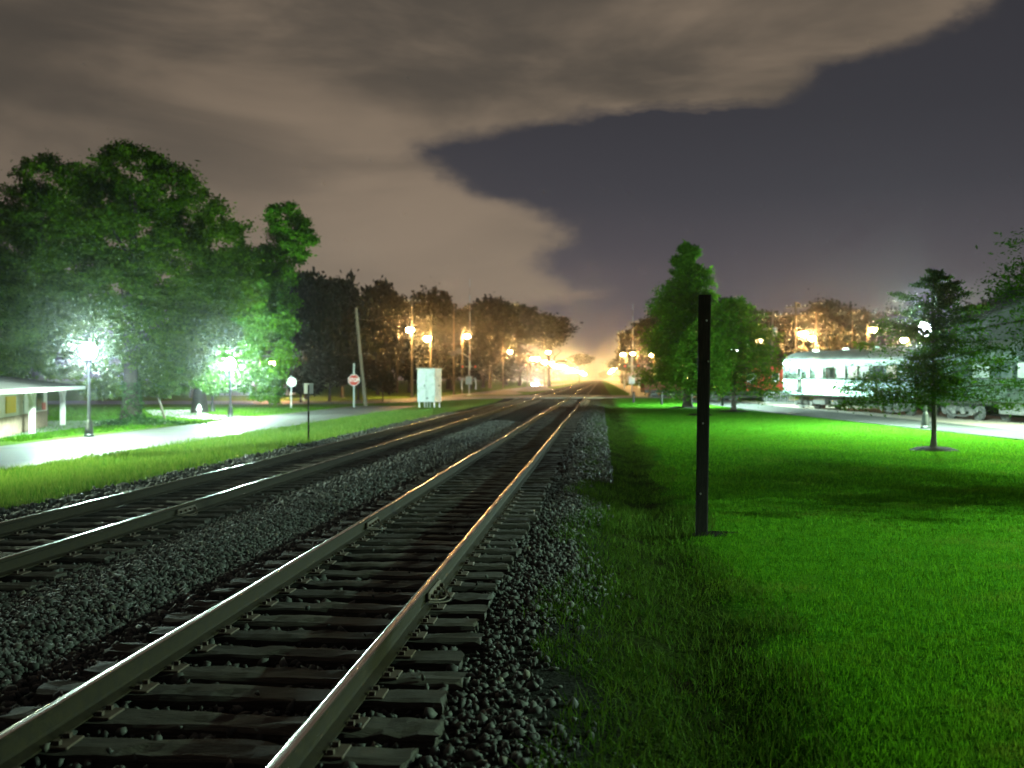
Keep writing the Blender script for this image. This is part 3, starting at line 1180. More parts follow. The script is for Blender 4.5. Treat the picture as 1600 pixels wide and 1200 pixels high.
street_px(1420, 1412, 530, 140, 'orange street lamp glimpsed through the small cypress left side', power=PW_STREET * 0.5)


# ---------------------------------------------------------------- utility poles and wires
def utility_pole(x, y, h, label, arms=1, transformers=0, lean=(0, 0), r=0.16, insul=True):
    z = tz(x, y)
    t = thing('utility_pole', label, 'utility pole', (x, y, z), 0)
    b = MB()
    b.tube([(lean[0] * k / 5, lean[1] * k / 5, h * k / 5) for k in range(6)], [r * (1 - 0.07 * k) for k in range(6)], 10)
    smooth_angle(b.build('pole', M['pole'], t), 60)
    for a in range(arms):
        za = h - 0.45 - a * 1.0
        b = MB()
        b.box((lean[0], lean[1] + 0.13, za), (2.6, 0.10, 0.13))
        b.build('crossarm', M['pole'], t)
        if insul:
            for sx in (-1.15, -0.6, 0.6, 1.15):
                b = MB()
                b.lathe([(0.03, 0), (0.06, 0.06), (0.035, 0.14), (0.05, 0.2)], 8, (sx, 0.13, za + 0.065))
                b.build('insulator', M['white'], t)
    for k in range(transformers):
        sx = (-0.55, 0.55)[k]
        b = MB()
        b.lathe([(0.26, 0), (0.28, 0.06), (0.28, 0.85), (0.24, 0.92), (0.10, 1.0)], 12, (sx, 0, h * 0.72))
        smooth_angle(b.build('transformer', M['steel'], t))
    return t


def pole_px(px, py_top, Z, label, **kw):
    x, y = PZ(px, Z)
    return utility_pole(x, y, ZA(py_top, Z) - tz(x, y), label, **kw)


pole_px(709, 474, 150, 'plain brown utility pole between the silver cabinet and the gate', arms=0)
Zp = 88.0
x_, y_ = PZ(571, Zp)
utility_pole(x_, y_, ZA(481, Zp) - tz(x_, y_), 'leaning weathered wooden pole without crossarms beside the stop sign', arms=0, lean=(-0.86, 0.0), r=0.17)
pole_px(1203, 487, 108, 'utility pole with two transformer cans left of the train', arms=1, transformers=2, lean=(0.35, 0))
pole_px(1244, 474, 126, 'utility pole with two crossarms above the train end', arms=2)
pole_px(1332, 500, 170, 'thin far utility pole above the silver train roof', arms=0, r=0.12)


def wire(a, b, sag, label, r=0.018):
    mb = MB()
    A, B = Vector(a), Vector(b)
    n = 16
    mb.tube([A + (B - A) * i / n - Vector((0, 0, sag * 4 * (i / n) * (1 - i / n))) for i in range(n + 1)], r, 4)
    o = mb.build('power_line', M['black'])
    return tag(o, label, 'cable', 'power lines')


def P3(px, py, Z):
    x, y = PZ(px, Z)
    return (x, y, ZA(py, Z))


wire(P3(786, 557, 247), P3(709, 566, 150), 1.6, 'upper sagging cable between the plain pole and the lamp pole', 0.03)
wire(P3(786, 559, 247), P3(733, 570, 150), 2.2, 'lower sagging cable from the lamp pole toward the gate', 0.03)
wire(P3(824, 570, 300), P3(786, 562, 247), 1.6, 'short sagging cable left of the first merged row lamp', 0.03)
wire(P3(709, 500, 150), P3(644, 528, 124), 1.0, 'cable rising from the lamp pole to the plain brown pole', 0.02)
wire(P3(644, 476, 124), P3(558, 498, 88), 0.8, 'thin cable toward the top of the leaning pole', 0.015)
wire(P3(1203, 497, 108), P3(1244, 482, 126), 0.6, 'short cable between the two poles left of the train', 0.02)

# ---------------------------------------------------------------- level crossing gates
def crossing_gate(x, y, h_arm, label, side):
    z = tz(x, y)
    t = thing('crossing_gate', label, 'crossing gate', (x, y, z))
    b = MB()
    b.lathe([(0.32, 0), (0.32, 0.05), (0.12, 0.12), (0.10, 0.25)], 10)
    b.build('base', M['steel'], t)
    b = MB()
    b.tube([(0, 0, 0.2), (0, 0, 4.6)], 0.075, 10)
    b.build('mast', M['steel'], t)
    b = MB()
    b.bbox((0, -0.25, 1.75), (0.75, 0.55, 0.95), 0.04)
    b.build('mechanism_box', M['steel'], t)
    for s in (-1, 1):
        b = MB()
        b.tube([(s * 0.42, -0.30, 1.95), (s * 0.75, -0.3, 2.0), (s * 0.85, -0.3, 1.2), (s * 0.8, -0.3, 0.7)], [0.06, 0.08, 0.09, 0.12], 8)
        b.build('counterweight', M['steel'], t)
    # raised arm, striped
    n = 12
    for k in range(n):
        b = MB()
        z0, z1 = 2.0 + (h_arm - 2.0) * k / n, 2.0 + (h_arm - 2.0) * (k + 1) / n
        w0, w1 = 0.16 - 0.10 * k / n, 0.16 - 0.10 * (k + 1) / n
        xo = 0.12
        b.tube([(xo, -0.32, z0), (xo, -0.32, z1)], [w0 * 0.5, w1 * 0.5], 6)
        b.build('arm_section', M['steel'] if k % 2 else M['armred'], t)
    b = MB()
    b.box((0, 0, 3.35), (1.7, 0.06, 0.06))
    b.build('light_bar', M['steel'], t)
    for s in (-1, 1):
        b = MB()
        ring = [(0.30 * math.cos(2 * PI * k / 16), 0.30 * math.sin(2 * PI * k / 16)) for k in range(16)]
        b.prism(ring, (s * 0.75, -0.06, 3.35), (1, 0, 0), (0, 0, 1), (0, -1, 0), 0.03)
        f = b.build('flasher', M['black'], t)
        b = MB()
        b.prism([(p[0] * 0.45, p[1] * 0.45) for p in ring], (s * 0.75, -0.092, 3.35), (1, 0, 0), (0, 0, 1), (0, -1, 0), 0.05)
        b.build('lens', M['red'], f)
        b = MB()
        hood = [(0.17 * math.cos(a), 0.17 * math.sin(a)) for a in [PI * k / 8 for k in range(9)]] + [(0.155 * math.cos(a), 0.155 * math.sin(a)) for a in [PI - PI * k / 8 for k in range(9)]]
        b.prism(hood, (s * 0.75, -0.092, 3.35), (1, 0, 0), (0, 0, 1), (0, -1, 0), 0.22)
        b.build('hood', M['black'], f)
    if side < 0:
        b = MB()
        b.tube([(0, 0, 4.4), (-0.7, -0.1, 4.9), (-1.75, -0.2, 5.0)], 0.04, 6)
        b.build('bracket', M['steel'], t)
        for k in range(2):
            b = MB()
            ring = [(0.36 * math.cos(2 * PI * i / 16), 0.36 * math.sin(2 * PI * i / 16)) for i in range(16)]
            b.prism(ring, (-1.85 + 0.65 * k, -0.2, 4.85 + 0.3 * k), (1, 0, 0), (0, 0, 1), (0, -1, 0), 0.06)
            b.build('flasher', M['black'] if k == 0 else M['darkmetal'], t)
    return t


Zg = 116.0
x_, y_ = PZ(733, Zg)
crossing_gate(x_, y_, ZA(436, Zg) - tz(x_, y_), 'raised striped crossing gate left of the tracks', -1)
Zg = 114.0
x_, y_ = PZ(987, Zg)
crossing_gate(x_, y_, ZA(475, Zg) - tz(x_, y_), 'raised striped crossing gate right of the tracks', 1)

# ---------------------------------------------------------------- signal cabinet
Zc_ = 84.0
x_, y_ = PZ(671, Zc_)
cz = tz(x_, y_)
t = thing('signal_cabinet', 'tall silver railway signal cabinet on short legs beside the tracks', 'cabinet', (x_, y_, cz), R(-14))
W_, D_, H0, H1 = 1.62, 1.35, ZA(628, Zc_) - cz, ZA(577, Zc_) - cz
b = MB()
b.bbox((0, 0, (H0 + H1) / 2), (W_, D_, H1 - H0), 0.02)
b.build('body', M['cabinet'], t)
b = MB()
b.bbox((0, -0.03, H1 + 0.04), (W_ + 0.16, D_ + 0.2, 0.09), 0.03)
b.build('roof', M['cabinet'], t)
for k in range(2):
    b = MB()
    b.bbox((-W_ / 4 + k * W_ / 2, -D_ / 2 - 0.012, (H0 + H1) / 2), (W_ / 2 - 0.03, 0.03, H1 - H0 - 0.16), 0.008)
    d_ = b.build('door', M['cabinet'], t)
    if k == 0:
        b = MB()
        b.box((W_ / 4 - 0.14 - W_ / 4, -D_ / 2 - 0.05, (H0 + H1) / 2), (0.05, 0.05, 0.24))
        b.build('handle', M['black'], d_)
b = MB()
b.box((W_ / 2 + 0.02, 0.1, (H0 + H1) / 2), (0.05, 0.14, 0.16))
b.build('latch', M['black'], t)
b = MB()
b.box((0.05, -D_ / 2 - 0.035, H1 - 0.5), (0.36, 0.02, 0.10))
b.build('vent', M['steel'], t)
b = MB()
b.box((0.1, -D_ / 2 - 0.035, H0 + 0.32), (0.16, 0.02, 0.12))
b.build('number_plate', M['black'], t)
for sx in (-1, 1):
    for sy in (-1, 1):
        b = MB()
        b.box((sx * W_ * 0.42, sy * D_ * 0.4, H0 / 2 - 0.05), (0.09, 0.09, H0 + 0.1))
        b.build('leg', M['steel'], t)
for k in range(3):
    b = MB()
    b.tube([(-0.3 + 0.25 * k, -0.3, H0 + 0.02), (-0.32 + 0.25 * k, -0.32, -0.05)], 0.035, 6)
    b.build('conduit', M['steel'], t)

# ---------------------------------------------------------------- signs
# stop sign
Zs = 83.0
x_, y_ = PZ(553, Zs)
t = thing('stop_sign', 'red octagonal stop sign with white letters on a tall steel post', 'road sign', (x_, y_, tz(x_, y_)), R(14))
hs = ZA(594, Zs) - tz(x_, y_)
b = MB()
b.box((0, 0.05, (ZA(568, Zs) - tz(x_, y_)) / 2), (0.14, 0.06, ZA(568, Zs) - tz(x_, y_)))
b.build('post', M['steel'], t)


def octo(r):
    return [(r * math.cos(PI / 8 + k * PI / 4), r * math.sin(PI / 8 + k * PI / 4)) for k in range(8)]


b = MB()
b.prism(octo(0.50), (0, 0.0, hs), (1, 0, 0), (0, 0, 1), (0, -1, 0), 0.012)
b.build('border', M['white'], t)
b = MB()
b.prism(octo(0.46), (0, -0.0125, hs), (1, 0, 0), (0, 0, 1), (0, -1, 0), 0.006)
face = b.build('face', M['red'], t)


def text_mesh(s, size):
    cu = bpy.data.curves.new('txt', 'FONT')
    cu.body = s
    cu.size = size
    cu.align_x = 'CENTER'
    cu.align_y = 'CENTER'
    cu.extrude = 0.004
    cu.offset = 0.012 * size
    o = bpy.data.objects.new('txt', cu)
    col.objects.link(o)
    dg = bpy.context.evaluated_depsgraph_get()
    me = bpy.data.meshes.new_from_object(o.evaluated_get(dg))
    bpy.data.objects.remove(o)
    bpy.data.curves.remove(cu)
    me.materials.clear()
    return me


me = text_mesh('STOP', 0.42)
me.materials.append(M['white'])
lt = link('lettering', me, face, (0, -0.024, hs), (PI / 2, 0, 0))
lt.scale = (0.78, 1.0, 1.0)

# round sign seen from behind
Zs = 82.0
x_, y_ = PZ(455, Zs)
t = thing('round_sign', 'round white sign on a thin post, left of the stop sign', 'road sign', (x_, y_, tz(x_, y_)), R(12))
hs = ZA(597, Zs) - tz(x_, y_)
b = MB()
b.box((0, -0.05, (ZA(587, Zs) - tz(x_, y_)) / 2), (0.10, 0.06, ZA(587, Zs) - tz(x_, y_)))
b.build('post', M['steel'], t)
b = MB()
b.prism([(0.40 * math.cos(2 * PI * k / 28), 0.40 * math.sin(2 * PI * k / 28)) for k in range(28)], (0.03, 0.0, hs), (1, 0, 0), (0, 0, 1), (0, -1, 0), 0.012)
b.build('disc', M['white'], t)

# small square marker near the rails
x_, y_ = PG(482, 691, 0.0)
Zs = 2.1 * FPX / (691 - HOR)
t = thing('marker_sign', 'small pale square marker sign on a post beside the farther rail', 'sign', (x_, y_, tz(x_, y_)), R(12))
hs = ZA(607, Zs) - tz(x_, y_)
b = MB()
b.box((0, 0.0, (hs + 0.12) / 2), (0.055, 0.05, hs + 0.12))
b.build('post', M['darkmetal'], t)
for k, s in enumerate((-1, 1)):
    b = MB()
    a = R(18) * s
    rm = Matrix.Rotation(a, 3, 'Z')
    b.bbox(rm @ Vector((s * 0.085, 0.045, 0)) + Vector((0, 0, hs)), (0.17, 0.012, 0.34), 0.005, a)
    b.build('plate', M['white'], t)

# hydrant
x_, y_ = PG(311, 649, -0.3)
t = thing('fire_hydrant', 'small white fire hydrant on the grass below the paired lamps', 'hydrant', (x_, y_, tz(x_, y_)))
b = MB()
b.lathe([(0.16, 0), (0.16, 0.05), (0.11, 0.07), (0.11, 0.48), (0.14, 0.50), (0.14, 0.55), (0.11, 0.62), (0.05, 0.68), (0.04, 0.74)], 12)
smooth_angle(b.build('barrel', M['hyd'], t))
for s in (-1, 1):
    b = MB()
    b.tube([(s * 0.08, 0, 0.40), (s * 0.19, 0, 0.40)], 0.055, 8)
    b.build('nozzle', M['hyd'], t)

# leaning plank by the tree
A_, B_ = P3(244, 613, 60), P3(258, 643, 60)
b = MB()
b.tube([(B_[0], B_[1], -0.32), (A_[0], A_[1], A_[2])], 0.07, 6)
tag(b.build('leaning_stake', M['pole']), 'pale stake leaning beside the big left tree trunk', 'stake')

# bollards by the path
for px, py, lab in ((990, 629, 'short black bollard at the foot of the right crossing gate'), (1034, 632, 'short black bollard left of the tall cypress trunk'), (1129, 635, 'short black bollard left of the round tree trunk')):
    x_, y_ = PG(px, py, 0.0)
    b = MB()
    b.lathe([(0.10, -0.1), (0.10, 0.78), (0.085, 0.80), (0.085, 0.83), (0.10, 0.85), (0.09, 0.95), (0.04, 1.0)], 10, (x_, y_, tz(x_, y_)))
    tag(b.build('bollard', M['black']), lab, 'bollard', 'bollards along the path')

# the black post on the lawn
x_, y_ = PG(1096, 834, 0.0)
Zb = 2.1 * FPX / (834 - HOR)
b = MB()
hb = ZA(461, Zb)
wv = 0.165
prof = []
for i in range(9):
    z = -0.3 + (hb + 0.3) * i / 8
    prof.append(z)
P_, F_ = [], []
rp = random.Random(4)
for z in prof:
    dxl = 0.045 * (z / hb)
    sq = [(-wv / 2 + 0.012, -0.07), (wv / 2 - 0.012, -0.07), (wv / 2, -0.058), (wv / 2, 0.07), (-wv / 2, 0.07), (-wv / 2, -0.058)]
    P_ += [(q[0] + dxl + rp.uniform(-0.003, 0.003), q[1] + rp.uniform(-0.003, 0.003), z) for q in sq]
for i in range(8):
    for k in range(6):
        j = (k + 1) % 6
        F_.append((i * 6 + k, i * 6 + j, i * 6 + 6 + j, i * 6 + 6 + k))
F_.append((48, 49, 50, 51, 52, 53))
b.add(P_, F_)
tag(b.build('black_post', M['post'], loc=(x_, y_, 0), rz=R(-6)), 'tall square black wooden post standing on the lawn beside the track', 'post')
pob = bpy.data.objects['black_post']
for zb, xb in ((hb - 0.35, 0.03), (hb - 0.9, 0.06), (1.5, 0.0), (0.55, -0.02)):
    mbx = MB()
    mbx.tube([(xb + 0.045 * zb / hb, -0.066, zb), (xb + 0.045 * zb / hb, -0.088, zb)], 0.013, 8)
    mbx.build('bolt', M['steel'], pob)
# scraped soil at its foot
b = MB()
n = 22
ring = []
for k in range(n):
    a = 2 * PI * k / n
    r = 1 + 0.3 * math.sin(3 * a) + 0.15 * math.sin(5 * a + 1)
    ring.append((x_ + 0.15 + 0.42 * r * math.cos(a), y_ + 0.1 + 0.28 * r * math.sin(a)))
P_ = [(x_ + 0.15, y_ + 0.1, tz(x_, y_) + 0.05)] + [(q[0], q[1], tz(q[0], q[1]) - 0.01) for q in ring]
b.add(P_, [(0, 1 + k, 1 + (k + 1) % n) for k in range(n)])
tag(b.build('bare_soil', M['mulch'], smooth=True), kind='structure')


# ---------------------------------------------------------------- trees
def leaves_from(centers, size, rng, flat=0.35, aspect=0.55):
    n = len(centers)
    d = rng.normal(size=(n, 3))
    d[:, 2] *= 0.6
    d /= np.linalg.norm(d, axis=1)[:, None]
    nn = rng.normal(size=(n, 3))
    nn[:, 2] += flat * 3
    s = np.cross(d, nn)
    s /= (np.linalg.norm(s, axis=1)[:, None] + 1e-9)
    L = size * np.exp(rng.normal(0, 0.3, n))[:, None]
    V = np.empty((n, 4, 3))
    V[:, 0] = centers
    V[:, 1] = centers + d * L * 0.55 + s * L * aspect * 0.5
    V[:, 2] = centers + d * L
    V[:, 3] = centers + d * L * 0.45 - s * L * aspect * 0.5
    return V.reshape(-1, 3)


def crown_points(lobes, per_clump, rng, clump_r=0.30, dens=26):
    """leaf positions: small clumps over the shells of the lobes"""
    out = []
    for (cx, cy, cz, rx, ry, rz) in lobes:
        area = (rx * ry + ry * rz + rx * rz) / 3.0
        k = max(5, int(dens * area ** 0.75))
        v = rng.normal(size=(k, 3))
        v /= np.linalg.norm(v, axis=1)[:, None]
        rad = rng.uniform(0.55, 1.0, k) ** 0.6
        cc = v * rad[:, None] * np.array([rx, ry, rz]) + np.array([cx, cy, cz])
        cr = clump_r * (rx + ry + rz) / 3 * rng.uniform(0.5, 1.3, k)
        for c, r in zip(cc, cr):
            m = max(4, int(per_clump * rng.uniform(0.5, 1.5)))
            q = rng.normal(size=(m, 3)) * np.array([r, r, r * 0.55]) * 0.6
            out.append(c + q)
    return np.concatenate(out)


def trunk_mb(h, r, lobes, rng, lean=(0, 0), fork=0.35, nl=9):
    b = MB()
    top = Vector((lean[0], lean[1], h * 0.8))
    path, rad = [], []
    for i in range(8):
        a = i / 7
        w = 0.12 * r * 4 * math.sin(a * 5 + r * 7)
        path.append((lean[0] * a + w * a, lean[1] * a + w * 0.5 * a, h * 0.8 * a - 0.1 * (i == 0)))
        rad.append(r * (1.55 if i == 0 else 1.0) * (1 - 0.78 * a))
    b.tube(path, rad, 10)
    big = sorted(lobes, key=lambda q: -(q[3] * q[4] * q[5]))[:nl]
    for (cx, cy, cz, rx, ry, rz) in big:
        f = min(0.75, max(fork, 0.9 * (cz - rz) / (h * 0.8)))
        k = int(f * 7)
        s = Vector(path[k])
        e = Vector((cx, cy, cz))
        mid = s + (e - s) * 0.5 + Vector((rng.uniform(-0.4, 0.4), rng.uniform(-0.4, 0.4), 0.12 * (e - s).length))
        b.tube([s, s + (mid - s) * 0.5 + Vector((0, 0, 0.05)), mid, mid + (e - mid) * 0.6, e + (e - s) * 0.25], [rad[k] * 0.62, rad[k] * 0.5, rad[k] * 0.36, rad[k] * 0.22, rad[k] * 0.06], 6)
    return b


def tree(name, x, y, h, r, lobes, label, mat, seed, leaf, per_clump=26, dens=26, clump_r=0.30, lean=(0, 0), group=None, fork=0.35):
    rng = np.random.default_rng(seed)
    t = thing(name, label, 'tree', (x, y, tz(x, y)), 0, group)
    smooth_angle(trunk_mb(h, r, lobes, random.Random(seed), lean, fork).build('trunk', M['bark'], t), 50)
    pts = crown_points(lobes, per_clump, rng, clump_r, dens)
    V = leaves_from(pts, leaf, rng)
    link('crown', np_mesh('crown', V, 4, mat, rng.random(len(pts))), t)
    return t


def lobes_px(Z, base, L, DZ=0.0):
    """lobes given as picture position, radius and depth offset, turned into metres round the trunk foot"""
    bx, by = base
    bz = tz(bx, by)
    out = []
    for (px, py, rp, rv, dz) in L:
        dz += DZ
        x, y = PZ(px, Z + dz)
        out.append((x - bx, y - by, ZA(py, Z + dz) - bz, rp / FPX * Z, rp / FPX * Z, rv / FPX * Z))
    return out


# the big lit tree on the left
Zt = 53.0
bA = PZ(205, Zt)
LA = lobes_px(Zt, bA, [
    (205, 275, 62, 52, 1), (255, 300, 55, 50, -1.5), (150, 330, 60, 48, 0.5), (300, 345, 58, 50, 1), (345, 385, 55, 50, -1), (200, 370, 70, 50, -2),
    (120, 420, 62, 48, -1), (262, 420, 72, 55, -2.5), (345, 455, 60, 50, -1), (190, 455, 68, 45, -3), (80, 480, 58, 48, 1), (140, 520, 60, 45, 0), (245, 505, 68, 45, -2.5),
    (320, 520, 55, 42, -1), (190, 560, 62, 34, -1.5), (95, 560, 48, 34, 1), (275, 565, 52, 32, -1), (240, 600, 36, 20, -0.5), (160, 605, 34, 18, 0), (30, 470, 55, 50, 3), (20, 540, 50, 40, 3)], 2.5)
tree('broadleaf_tree', bA[0], bA[1], 15.0, 0.42, LA, 'big spreading tree behind the brightest lamp, ivy on its trunk', M['leafA'], 101, 0.18, 105, 32, 0.25)
Zt = 70.0
bB = PZ(312, Zt)
LB = lobes_px(Zt, bB, [
    (450, 345, 34, 30, 0), (470, 375, 24, 30, -1), (440, 395, 36, 30, 1), (425, 430, 34, 34, 0), (380, 430, 52, 46, 1), (335, 470, 50, 48, 2), (395, 480, 46, 44, -2), (430, 500, 32, 40, 0),
    (360, 530, 50, 38, -1.5), (420, 560, 38, 36, -1), (300, 560, 42, 34, 1), (340, 590, 40, 24, -2), (285, 590, 34, 22, -1), (405, 598, 34, 24, 0), (425, 615, 20, 16, 0), (440, 455, 26, 40, 1)])
tree('broadleaf_tree', bB[0], bB[1], 15.5, 0.42, LB, 'brightly lit tree over the paired lamps, its leafy limb reaching right', M['leafB'], 102, 0.20, 95, 32, 0.26)
Zt = 66.0
bC = PZ(60, Zt)
LC = lobes_px(Zt, bC, [(85, 285, 55, 42, 0), (45, 330, 55, 45, 0), (10, 390, 60, 48, 1), (85, 370, 60, 50, 1), (-60, 430, 70, 60, 1), (40, 440, 65, 50, 0), (-20, 500, 60, 45, 0), (60, 510, 55, 40, 0), (20, 560, 60, 36, 0), (-70, 540, 60, 40, 1), (-120, 480, 70, 60, 2)])
tree('broadleaf_tree', bC[0], bC[1], 16.5, 0.45, LC, 'darker tall tree at the left edge behind the shelter', M['leafA'], 103, 0.23, 80, 28, 0.26)


# ivy at the foot of the big tree
def leaf_patch(name, pts, size, mat, seed, label, parent=None):
    rng = np.random.default_rng(seed)
    V = leaves_from(pts, size, rng, 0.7, 0.8)
    o = link(name, np_mesh(name, V, 4, mat, rng.random(len(pts))), parent)
    o['kind'] = 'stuff'
    o['label'] = label
    if parent is None:
        o['category'] = 'ground cover'
    return o


rg = np.random.default_rng(77)
n = 5200
ang = rg.uniform(0, 2 * PI, n)
rad = np.abs(rg.normal(0, 0.75, n))
pp = np.stack([bA[0] + 0.5 + rad * np.cos(ang) * 1.7, bA[1] - 0.2 + rad * np.sin(ang), -0.3 + 0.45 * np.exp(-rad * 1.2) * rg.random(n)], 1)
leaf_patch('ivy', pp, 0.16, M['ivy'], 78, 'low ivy mound round the foot of the big left tree')
n = 900
zz = rg.uniform(0, 2.2, n)
aa = rg.uniform(-2.4, 1.0, n)
rr = 0.46 * (1.45 - 0.25 * zz) * 0.9
pp = np.stack([bA[0] + rr * np.cos(aa), bA[1] + rr * np.sin(aa), -0.3 + zz], 1)
leaf_patch('ivy', pp, 0.15, M['ivy'], 79, 'ivy climbing the trunk of the big left tree')


def mulch(x, y, r, label):
    b = MB()
    n = 20
    z0 = tz(x, y)
    P_ = [(x, y, z0 + 0.12)]
    for k, (f, dz) in enumerate(((0.6, 0.085), (1.0, -0.02))):
        for i in range(n):
            a = 2 * PI * i / n
            rr_ = r * f * (1 + 0.06 * math.sin(3 * a + x))
            P_.append((x + rr_ * math.cos(a), y + rr_ * math.sin(a), z0 + dz))
    F_ = [(0, 1 + i, 1 + (i + 1) % n) for i in range(n)] + [(1 + i, 1 + n + i, 1 + n + (i + 1) % n, 1 + (i + 1) % n) for i in range(n)]
    b.add(P_, F_)
    return tag(b.build('mulch_ring', M['mulch'], smooth=True), label, 'mulch bed', 'mulch rings under lawn trees')


def conifer(name, x, y, h, rbase, label, mat, seed, leaf, nbranch, per, trunk_r, z0=1.0, power=0.8, droop=0.15, lay=0.12, group=None):
    """tree with many near-level branches round one straight stem"""
    rng = np.random.default_rng(seed)
    t = thing(name, label, 'tree', (x, y, tz(x, y)), 0, group)
    b = MB()
    b.tube([(0, 0, -0.1), (0.02, 0, 0.35), (0.03, 0.02, h * 0.4), (0.0, 0.03, h * 0.75), (0.02, 0, h)], [trunk_r * 1.7, trunk_r * 1.05, trunk_r * 0.8, trunk_r * 0.4, 0.01], 10)
    pts = []
    for i in range(nbranch):
        u = (i + rng.random()) / nbranch
        zb = z0 + (h - z0) * u * 0.98
        L = rbase * (1 - u) ** power * rng.uniform(0.72, 1.15) + 0.12
        a = rng.uniform(0, 2 * PI)
        rise = rng.uniform(-0.05, 0.30) + 0.35 * u
        path = []
        for k in range(6):
            s = k / 5
            path.append((L * s * math.cos(a), L * s * math.sin(a), zb + L * (rise * s - droop * s * s * 1.4)))
        b.tube(path, [trunk_r * 0.28 * (1 - 0.6 * u) * (1 - 0.85 * k / 5) + 0.003 for k in range(6)], 5, cap=False)
        m = int(per * (0.35 + L / rbase))
        s = rng.beta(1.5, 1.1, m) * 1.03
        pa = np.array(path)
        ii = np.clip((s * 5).astype(int), 0, 4)
        fr = (s * 5 - ii)[:, None]
        c = pa[ii] * (1 - fr) + pa[ii + 1] * fr
        sp = (0.10 + 0.20 * (1 - np.abs(2 * s - 1)))[:, None] * L * 0.75
        c = c + rng.normal(size=(m, 3)) * sp * np.array([1, 1, lay / 0.3])
        pts.append(c)
    smooth_angle(b.build('trunk', M['bark'], t), 50)
    pts = np.concatenate(pts)
    V = leaves_from(pts, leaf, rng, 0.25, 0.42)
    link('crown', np_mesh('crown', V, 4, mat, rng.random(len(pts))), t)
    return t


# small cypress in front of the train
xs_, ys_ = PG(1458, 703, 0.0)
Zc1 = 2.1 * FPX / (703 - HOR)
conifer('cypress_tree', xs_, ys_, ZA(420, Zc1), 2.45, 'small layered cypress on the lawn in front of the silver train', M['leafShaded'], 201, 0.085, 58, 620, 0.075, z0=1.25, power=0.72, droop=0.10, lay=0.09)
mulch(xs_, ys_, 0.75, 'dark mulch ring under the small cypress')
# tall cypress by the crossing
xs_, ys_ = PG(1074, 637, 0.0)
Zc2 = 2.1 * FPX / (637 - HOR)
conifer('cypress_tree', xs_, ys_, ZA(378, Zc2), 3.5, 'tall narrow pointed cypress rising behind the black post', M['leafC'], 202, 0.20, 160, 380, 0.33, z0=1.7, power=0.62, droop=0.12, lay=0.2)
mulch(xs_, ys_, 1.5, 'dark mulch ring under the tall pointed cypress')
# round-topped tree beside it
xs_, ys_ = PG(1146, 643, 0.0)
Zc3 = 2.1 * FPX / (643 - HOR)
conifer('cypress_tree', xs_, ys_, ZA(468, Zc3), 3.5, 'broad green tree right of the black post, lower than the pointed one', M['leafC'], 203, 0.17, 130, 260, 0.15, z0=1.5, power=0.55, droop=0.10, lay=0.2)
mulch(xs_, ys_, 1.05, 'dark mulch ring under the broad tree right of the post')
xs_, ys_ = PG(1094, 649, 0.0)
conifer('cypress_tree', xs_, ys_, ZA(500, 57.0), 2.1, 'slim green tree half hidden by the black post', M['leafC'], 204, 0.16, 90, 220, 0.10, z0=1.5, power=0.6, droop=0.10, lay=0.2)
mulch(xs_, ys_, 0.85, 'dark mulch ring showing either side of the black post')
# near tree at the right edge
Ze = 23.0
bE = PZ(1790, Ze)
conifer('cypress_tree', bE[0], bE[1], 6.6, 3.7, 'dark near tree whose boughs hang in at the right edge', M['leafShaded'], 205, 0.10, 110, 430, 0.16, z0=2.9, power=0.55, droop=0.14, lay=0.12)

conifer('cypress_tree', 12.5, 15.6, 6.2, 2.9, 'unseen tree added beyond the right edge to shade the lawn', M['leafC'], 206, 0.14, 120, 130, 0.17, z0=0.9, power=0.5, droop=0.14, lay=0.16)  # unseen tree, added to throw the dark band over lawn and tracks

# ---------------------------------------------------------------- background trees
FARM = []
for i in range(5):
    rng = np.random.default_rng(300 + i)
    lob = [(0, 0, 0.62, 0.30, 0.30, 0.28)]
    for k in range(11):
        a = rng.uniform(0, 2 * PI)
        u = rng.random()
        rr_ = 0.34 * math.sin(PI * (0.25 + 0.7 * u))
        lob.append((rr_ * math.cos(a), rr_ * math.sin(a), 0.32 + 0.52 * u, 0.17, 0.17, 0.14))
    pts = crown_points(lob, 30, rng, 0.38, 460)
    V = leaves_from(pts, 0.040, rng, 0.35, 0.75)
    cm = np_mesh('crown', V, 4, M['leafdark'], rng.random(len(pts)))
    tm = trunk_mb(1.0, 0.022, lob, random.Random(i), nl=6).mesh('trunk', M['bark'])
    FARM.append((cm, tm))
rf = random.Random(9)
used_lab = {}


def far_tree(px, py_top, Z, wpx, label, v=None, group='trees in the dark background', high=False):
    x, y = PZ(px, Z)
    z = tz(x, y)
    h = (ZA(py_top, Z) - z) / 0.96
    w = wpx / FPX * Z / 0.92
    t = thing('background_tree', label, 'tree', (x, y, z), rf.uniform(0, 6), group)
    cm, tm = FARM[rf.randrange(5) if v is None else v]
    for nm, me in (('crown', cm), ('trunk', tm)):
        o = link(nm, me, t)
        o.scale = (w, w, h)
        if high and nm == 'crown':
            o.scale.z = h * 0.62
            o.location.z = h * 0.37
    return t


